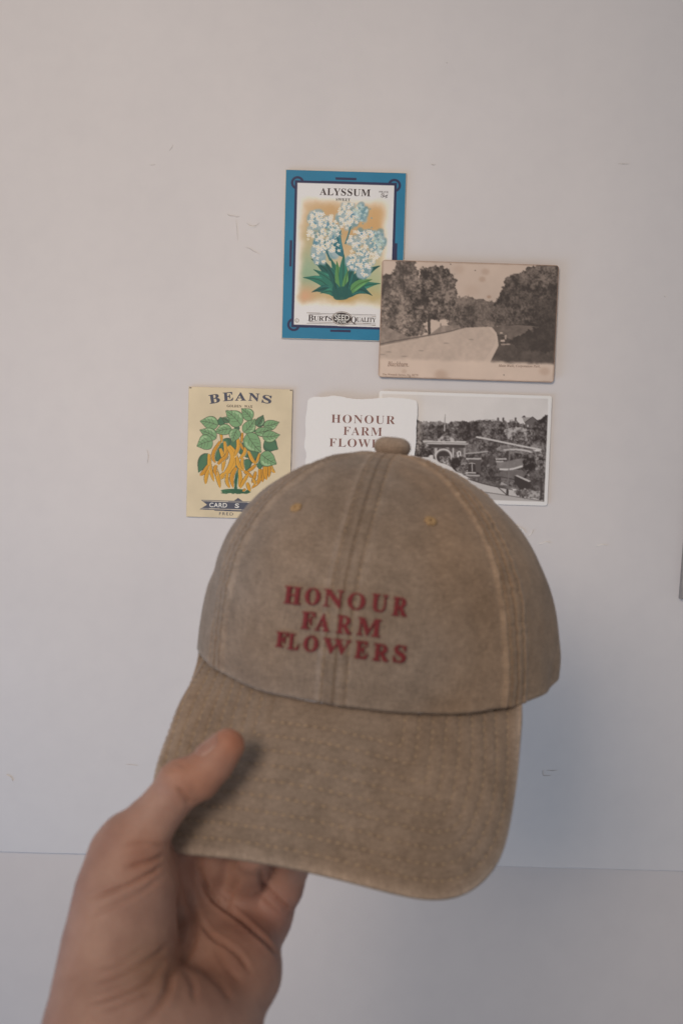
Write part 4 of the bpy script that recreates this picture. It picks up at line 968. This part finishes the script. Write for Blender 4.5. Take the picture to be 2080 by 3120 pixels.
for s in (0.0, PHR, PHL):
    for off in (-0.0053, 0.0053):
        P = []; N = []
        for t in np.linspace(0.03, 1.38, 120):
            r_ = HA * math.cos(t) ** E2 * 1.12; q = crown_pt(np.array(s + off / r_), np.array(t)); w_ = c2w(q)
            loc, n, i_, d_ = crown_bvh.find_nearest(Vector(w_)); n = np.array(n)
            if n @ (np.array(loc) - c2w(cent)) < 0: n = -n
            P.append(np.array(loc)); N.append(n)
        stitches('seam_stitching', np.array(P), np.array(N), crown, 0.0019, 0.0016, 0.00026)
# stitched band line along the crown's lower edge above the brim
P = []; N = []

# ------------------------------------------------------------------ the hand
def smin(a, b, k):
    h = np.clip(0.5 + 0.5 * (b - a) / k, 0, 1); return b * (1 - h) + a * h - k * h * (1 - h)
def cpt(px, py, d): return np.array([(px - PW / 2) / FPX * d, -(py - PH_ / 2) / FPX * d, -d])
VOX = 0.0011
thumb = [(694, 2272, .3915, 53), (650, 2326, .3905, 61), (604, 2370, .3895, 68), (552, 2388, .3885, 75), (506, 2450, .3885, 70), (458, 2512, .3885, 79), (412, 2568, .3885, 94), (392, 2606, .3890, 104)]
palm = [  # pairs of (px, py, depth, radius px)
    ((392, 2600, .3890, 104), (365, 2720, .385, 122)), ((365, 2720, .385, 122), (345, 2870, .379, 140)), ((345, 2870, .379, 140), (330, 3010, .370, 150)), ((330, 3010, .370, 150), (330, 3160, .360, 190)),
    ((430, 2720, .388, 100), (420, 2900, .383, 120)),
    ((545, 2690, .425, 66), (560, 2880, .409, 92)), ((640, 2710, .430, 76), (620, 2900, .407, 100)), ((730, 2745, .430, 84), (690, 2920, .405, 105)), ((800, 2800, .425, 76), (735, 2960, .397, 110)),
    ((735, 2960, .397, 110), (660, 3130, .376, 130)), ((560, 2880, .409, 92), (520, 3090, .385, 130)), ((620, 2900, .407, 100), (570, 3100, .383, 130)),
    ((330, 3160, .360, 190), (520, 3200, .366, 190)), ((520, 3200, .366, 190), (640, 3180, .372, 140)),
    ((392, 2600, .3935, 80), (545, 2690, .423, 62)), ((430, 2650, .396, 80), (560, 2740, .421, 70)),
    ((430, 3200, .360, 230), (300, 3700, .318, 270)), ((540, 3200, .365, 200), (420, 3700, .320, 270)), ((300, 3700, .318, 270), (120, 4700, .262, 330)), ((420, 3700, .320, 270), (260, 4700, .262, 330))]
def behind(px, py, r_px, extra=0.0):
    """depth of a finger centre that presses against the back of the brim"""
    o = Vector(CAM); d = (Vector(cam_pt(px, py, 1.0)) - o); l = None
    p = o.copy(); last = None
    for _ in range(6):
        loc, n, i, dd = brim_bvh.ray_cast(p, d.normalized())
        if loc is None: break
        last = loc; p = loc + d.normalized() * 0.0004
    dep = (np.array(last) - CAM) @ fwd if last is not None else .41
    return dep + r_px / FPX * .43 * .96 + extra
fingers = []
for pts in ([(545, 2690, .4255, 66), (560, 2560, None, 60), (590, 2420, None, 56), (625, 2300, None, 50)],
            [(640, 2710, .4300, 70), (670, 2550, None, 62), (705, 2390, None, 57), (735, 2260, None, 50)],
            [(735, 2745, .4300, 70), (775, 2590, None, 60), (815, 2440, None, 55), (845, 2320, None, 48)],
            [(812, 2795, .4240, 68), (862, 2700, .4180, 62), (880, 2640, .4160, 58), (905, 2560, None, 52), (925, 2480, None, 46)]):
    fingers.append([(x, y, behind(x, y, r) if d is None else d, r) for x, y, d, r in pts])
def seglist(pts): return list(zip(pts[:-1], pts[1:]))
allp = [p for s in palm for p in s if p[1] < 4800] + thumb + [p for f in fingers for p in f]
CP = np.array([cpt(x, y, d) for x, y, d, r in allp]); RP = np.array([r / FPX * d for x, y, d, r in allp])
lo = (CP - RP[:, None]).min(0) - .004; hi = (CP + RP[:, None]).max(0) + .004
lo[1] = max(lo[1], -0.29)
# forearm is cut off out of view, below the frame
dims = np.ceil((hi - lo) / VOX).astype(int) + 1
axx = [lo[k] + VOX * np.arange(dims[k]) for k in range(3)]
GX, GY, GZ = (axx[0][:, None, None].astype(np.float32), axx[1][None, :, None].astype(np.float32), axx[2][None, None, :].astype(np.float32))
BIG = np.float32(0.05)
def cone(a, b):
    """distance field of a tapered capsule, only inside its own neighbourhood"""
    A, B = cpt(*a[:3]), cpt(*b[:3]); ra, rb = a[3] / FPX * a[2], b[3] / FPX * b[2]
    out = np.full(tuple(dims), BIG, np.float32); pad = 0.03
    mn = np.minimum(A - ra, B - rb) - pad; mx = np.maximum(A + ra, B + rb) + pad
    sl = tuple(slice(max(0, int((mn[k] - lo[k]) / VOX)), max(0, min(dims[k], int((mx[k] - lo[k]) / VOX) + 2))) for k in range(3))
    x, y, z = GX[sl[0]] - A[0], GY[:, sl[1]] - A[1], GZ[:, :, sl[2]] - A[2]; D = B - A; L2 = D @ D
    h = np.clip((x * D[0] + y * D[1] + z * D[2]) / L2, 0, 1).astype(np.float32)
    out[sl] = np.sqrt((x - h * D[0]) ** 2 + (y - h * D[1]) ** 2 + (z - h * D[2]) ** 2) - (ra + (rb - ra) * h)
    return out
def chain(segs, k):
    r = None
    for a, b in segs:
        c = cone(a, b); r = c if r is None else smin(r, c, k)
    return r
body = chain(palm, 0.008)
th = chain(seglist(thumb), 0.0014)
body = smin(body, th, 0.006)
fg = None
for f in fingers:
    c = chain(seglist(f), 0.003); fg = c if fg is None else smin(fg, c, 0.0012)
field = smin(body, fg, 0.006); del body, th, fg, c

def surface_nets(S):
    ins = S < 0; nx, ny, nz_ = S.shape
    cnt = np.zeros((nx - 1, ny - 1, nz_ - 1), np.int8)
    for i in (0, 1):
        for j in (0, 1):
            for k in (0, 1): cnt += ins[i:nx - 1 + i, j:ny - 1 + j, k:nz_ - 1 + k]
    C = np.argwhere((cnt > 0) & (cnt < 8)); idx = np.full(cnt.shape, -1, np.int32); idx[tuple(C.T)] = np.arange(len(C))
    acc = np.zeros((len(C), 3)); num = np.zeros(len(C))
    cor = [(i, j, k) for i in (0, 1) for j in (0, 1) for k in (0, 1)]
    for a in cor:
        for ax in range(3):
            if a[ax]: continue
            b = list(a); b[ax] = 1
            va = S[tuple((C + a).T)]; vb = S[tuple((C + b).T)]; m = (va < 0) != (vb < 0)
            t = np.where(m, va / np.where(m, va - vb, 1), 0); p = np.array(a, float) + np.zeros((len(C), 3)); p[:, ax] += t
            acc[m] += p[m]; num[m] += 1
    V = C + acc / num[:, None]; F = []
    for ax in range(3):
        o1, o2 = [(1, 2), (2, 0), (0, 1)][ax]
        sl0 = [slice(None)] * 3; sl1 = [slice(None)] * 3; sl0[ax] = slice(0, -1); sl1[ax] = slice(1, None)
        A = ins[tuple(sl0)]; B = ins[tuple(sl1)]; E = np.argwhere(A != B)
        ok = (E[:, o1] > 0) & (E[:, o2] > 0) & (E[:, o1] < S.shape[o1] - 1) & (E[:, o2] < S.shape[o2] - 1); E = E[ok]
        flip = A[tuple(E.T)]
        e1 = np.zeros(3, int); e1[o1] = 1; e2 = np.zeros(3, int); e2[o2] = 1
        q = np.stack([idx[tuple((E - e1 - e2).T)], idx[tuple((E - e2).T)], idx[tuple(E.T)], idx[tuple((E - e1).T)]], 1)
        q[~flip] = q[~flip][:, ::-1]; F.append(q)
    return V, np.vstack(F)
HV, HF = surface_nets(field)
HV = lo + HV * VOX
# trim the forearm just beyond the frame's lower reach
def v_smooth(V, F, it, lam=0.5):
    e = np.vstack([F[:, [0, 1]], F[:, [1, 2]], F[:, [2, 3]], F[:, [3, 0]]]); n = len(V)
    deg = np.bincount(e.ravel(), minlength=n).astype(float)
    for _ in range(it):
        s = np.zeros_like(V)
        for k in range(3): s[:, k] = np.bincount(e[:, 0], V[e[:, 1], k], n) + np.bincount(e[:, 1], V[e[:, 0], k], n)
        V = V + lam * (s / np.maximum(deg, 1)[:, None] - V)
    return V
HV = v_smooth(HV, HF, 5)
def v_normals(V, F):
    n = np.cross(V[F[:, 2]] - V[F[:, 0]], V[F[:, 3]] - V[F[:, 1]]); N = np.zeros_like(V)
    for k in range(4): 
        for j in range(3): N[:, j] += np.bincount(F[:, k], n[:, j], len(V))
    return N / (np.linalg.norm(N, axis=1)[:, None] + 1e-12)
HN = v_normals(HV, HF)
hc = HV.mean(0)
probe = HV + HN * 0.002
gi = np.clip(((probe - lo) / VOX).round().astype(int), 0, dims - 1)
if field[tuple(gi.T)].mean() < 0: HN = -HN; HF = HF[:, ::-1]
# creases of the skin: grooves along lines given in a zoomed view of the photograph, on the side facing the viewer
zh = lambda p: (100 + p[0] * 900 / 1568, 2100 + p[1] * 900 / 1568)
CREASES = [([(745, 905), (800, 1030), (850, 1180), (855, 1320), (800, 1440), (735, 1500), (715, 1600), (650, 1700), (560, 1775)], .0016, 15), 
           ([(500, 945), (620, 915), (705, 880)], .0016, 8), ([(310, 1110), (480, 1050), (620, 980), (695, 930)], .0016, 8), ([(300, 1205), (450, 1140), (580, 1075), (680, 1000)], .0008, 9), ([(480, 830), (600, 820), (705, 835)], .0008, 8),
           ([(880, 960), (950, 1100), (1080, 1205), (1200, 1310), (1305, 1412)], .0026, 9), ([(858, 1190), (950, 1310), (1080, 1400), (1150, 1500)], .0016, 9), ([(1205, 960), (1225, 1040), (1270, 1100), (1375, 1190)], .0026, 9),
           ([(770, 520), (808, 575), (840, 612)], .0014, 9), ([(700, 400), (770, 395), (800, 410)], .0007, 9), ([(690, 420), (760, 425)], .0005, 8),
           ([(330, 1555), (480, 1500), (640, 1420), (720, 1350)], .0011, 9), ([(300, 1670), (450, 1620), (600, 1550), (690, 1470)], .0012, 9), ([(380, 1710), (520, 1650), (640, 1590)], .0008, 8), ([(360, 1480), (480, 1440), (600, 1370)], .0006, 9),
           ([(880, 1480), (980, 1560), (1050, 1650)], .0009, 12), ([(800, 1480), (850, 1560), (860, 1650)], .0009, 12), ([(960, 1330), (1010, 1450), (1100, 1560)], .0008, 11), ([(1090, 1000), (1040, 1100), (1030, 1170)], .0012, 12)]
def crease_disp(px):
    out = np.zeros(len(px))
    for pts, dep, wd in CREASES:
        P = catmull(np.array([zh(p) for p in pts]), 5); best = np.full(len(px), 1e9); tt = np.zeros(len(px)); n = len(P) - 1
        bb = (px[:, 0] > P[:, 0].min() - 60) & (px[:, 0] < P[:, 0].max() + 60) & (px[:, 1] > P[:, 1].min() - 60) & (px[:, 1] < P[:, 1].max() + 60); I = np.where(bb)[0]; q = px[I]
        bs = np.full(len(I), 1e9); bt_ = np.zeros(len(I))
        for i in range(n):
            a, b = P[i], P[i + 1]; d = b - a; h = np.clip(((q - a) @ d) / (d @ d + 1e-9), 0, 1); r = np.hypot(*(q - a - h[:, None] * d).T); m = r < bs; bs[m] = r[m]; bt_[m] = (i + h[m]) / n
        ends = sstep(0, .18, bt_) * (1 - sstep(.82, 1, bt_)) * .75 + .25
        w = wd * .78
        out[I] += -dep * .9 * ends * (np.exp(-(bs / w) ** 2) - .28 * np.exp(-((bs - 2.1 * w) / (1.1 * w)) ** 2))
    return out
HW = c2w(HV); hp = w2px(HW); hnw = c2w(HN) - CAM
view = HW - CAM; view /= np.linalg.norm(view, axis=1)[:, None]
facing = np.clip(-(hnw * view).sum(1) * 2.0, 0, 1)
cd = crease_disp(hp[:, :2]) * facing
fine = np.array([mnoise.noise(Vector(p * 55)) * .0006 + mnoise.noise(Vector(p * 190)) * .00016 for p in HV])
HW = HW + hnw * (cd + fine)[:, None]

m_skin, nt, b = mat_new('skin')
va = nd(nt, 'ShaderNodeVertexColor', layer_name='tint')
n1 = noise_node(nt, 60, 5, .6); n2 = noise_node(nt, 900, 4, .6)
r1 = ramp(nt, n1.outputs[0], [(0.3, (.86, .80, .80)), (0.7, (1.10, 1.10, 1.10))])
c_ = mixc(nt, 1.0, va.outputs[0], r1.outputs[0], 'MULTIPLY'); nt.links.new(c_, b.inputs['Base Color'])
b.inputs['Roughness'].default_value = 0.52; b.inputs['Specular IOR Level'].default_value = 0.35
b.inputs['Subsurface Weight'].default_value = 0.15; b.inputs['Subsurface Radius'].default_value = (1.0, 0.35, 0.18); b.inputs['Subsurface Scale'].default_value = 0.0035
bump(nt, b, n2.outputs[0], 0.5, 0.0005)
o_base = cpt(520, 3150, .37)
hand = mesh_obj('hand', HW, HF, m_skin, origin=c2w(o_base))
tag(hand, 'left hand gripping the cap brim, thumb on top and fingers behind', 'hand')
SK = np.array([.42, .252, .192]); RED = np.array([.45, .20, .12]); PAL = np.array([.46, .29, .225])
tint = np.tile(SK, (len(HW), 1))
def blend(col, px, py, rp, a):
    global tint
    k = (a * np.exp(-((hp[:, 0] - px) ** 2 + (hp[:, 1] - py) ** 2) / rp ** 2))[:, None]; tint = tint * (1 - k) + col * k
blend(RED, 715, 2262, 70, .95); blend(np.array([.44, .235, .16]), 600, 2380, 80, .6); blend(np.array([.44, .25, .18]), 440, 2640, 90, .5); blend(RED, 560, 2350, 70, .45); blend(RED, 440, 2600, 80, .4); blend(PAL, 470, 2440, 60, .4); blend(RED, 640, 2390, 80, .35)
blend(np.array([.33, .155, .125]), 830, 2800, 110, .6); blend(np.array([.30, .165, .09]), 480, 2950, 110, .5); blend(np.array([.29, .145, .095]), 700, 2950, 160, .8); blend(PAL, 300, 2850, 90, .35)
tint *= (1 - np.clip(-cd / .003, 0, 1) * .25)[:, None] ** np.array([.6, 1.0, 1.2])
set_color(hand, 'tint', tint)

# thumbnail: a curved plate on the outer side of the thumb tip
A, B = cpt(560, 2378, .3892), cpt(700, 2262, .3905); ax = (B - A) / np.linalg.norm(B - A)
nn = np.array([-0.66, 0.68, 0.24]); nn -= ax * (nn @ ax); nn /= np.linalg.norm(nn); sd = np.cross(ax, nn)
cN = cpt(652, 2303, .3898); V = []; NA, NB = 14, 12
hb = BVHTree.FromPolygons([Vector(p) for p in HW], [tuple(f) for f in HF])
for i in range(NA):
    k = i / (NA - 1); wid = .0050 * (1 - .45 * (2 * k - 1) ** 4) * (.93 if i in (0, NA - 1) else 1)
    for j in range(NB):
        q = 2 * j / (NB - 1) - 1; ang = q * .92 * math.sqrt(max(0.06, 1 - abs(2 * k - 1) ** 3.2))
        dirv = nn * math.cos(ang) + sd * math.sin(ang); start = cN + ax * (-.0048 + k * .0112) + dirv * .02
        wd_ = c2w(dirv) - CAM
        loc, n, i_, d_ = hb.ray_cast(Vector(c2w(start)), Vector(-wd_))
        p = np.array(loc) if loc is not None else c2w(start - dirv * .012)
        rim_ = max(abs(q), abs(2 * k - 1)); V.append(p + wd_ * (.00045 - .0007 * sstep(.82, 1, rim_)))
mat_nail, nt, b = mat_new('nail'); n1 = noise_node(nt, 300, 3); r1 = ramp(nt, n1.outputs[0], [(.3, (.37, .195, .145)), (.7, (.42, .235, .18))]); nt.links.new(r1.outputs[0], b.inputs['Base Color']); b.inputs['Roughness'].default_value = .45; b.inputs['Subsurface Weight'].default_value = .15; b.inputs['Subsurface Scale'].default_value = .002
mesh_obj('thumbnail', np.array(V), grid_faces(NA, NB), mat_nail, hand)

for o in list(COL.objects):
    if '_o' in o: del o['_o']
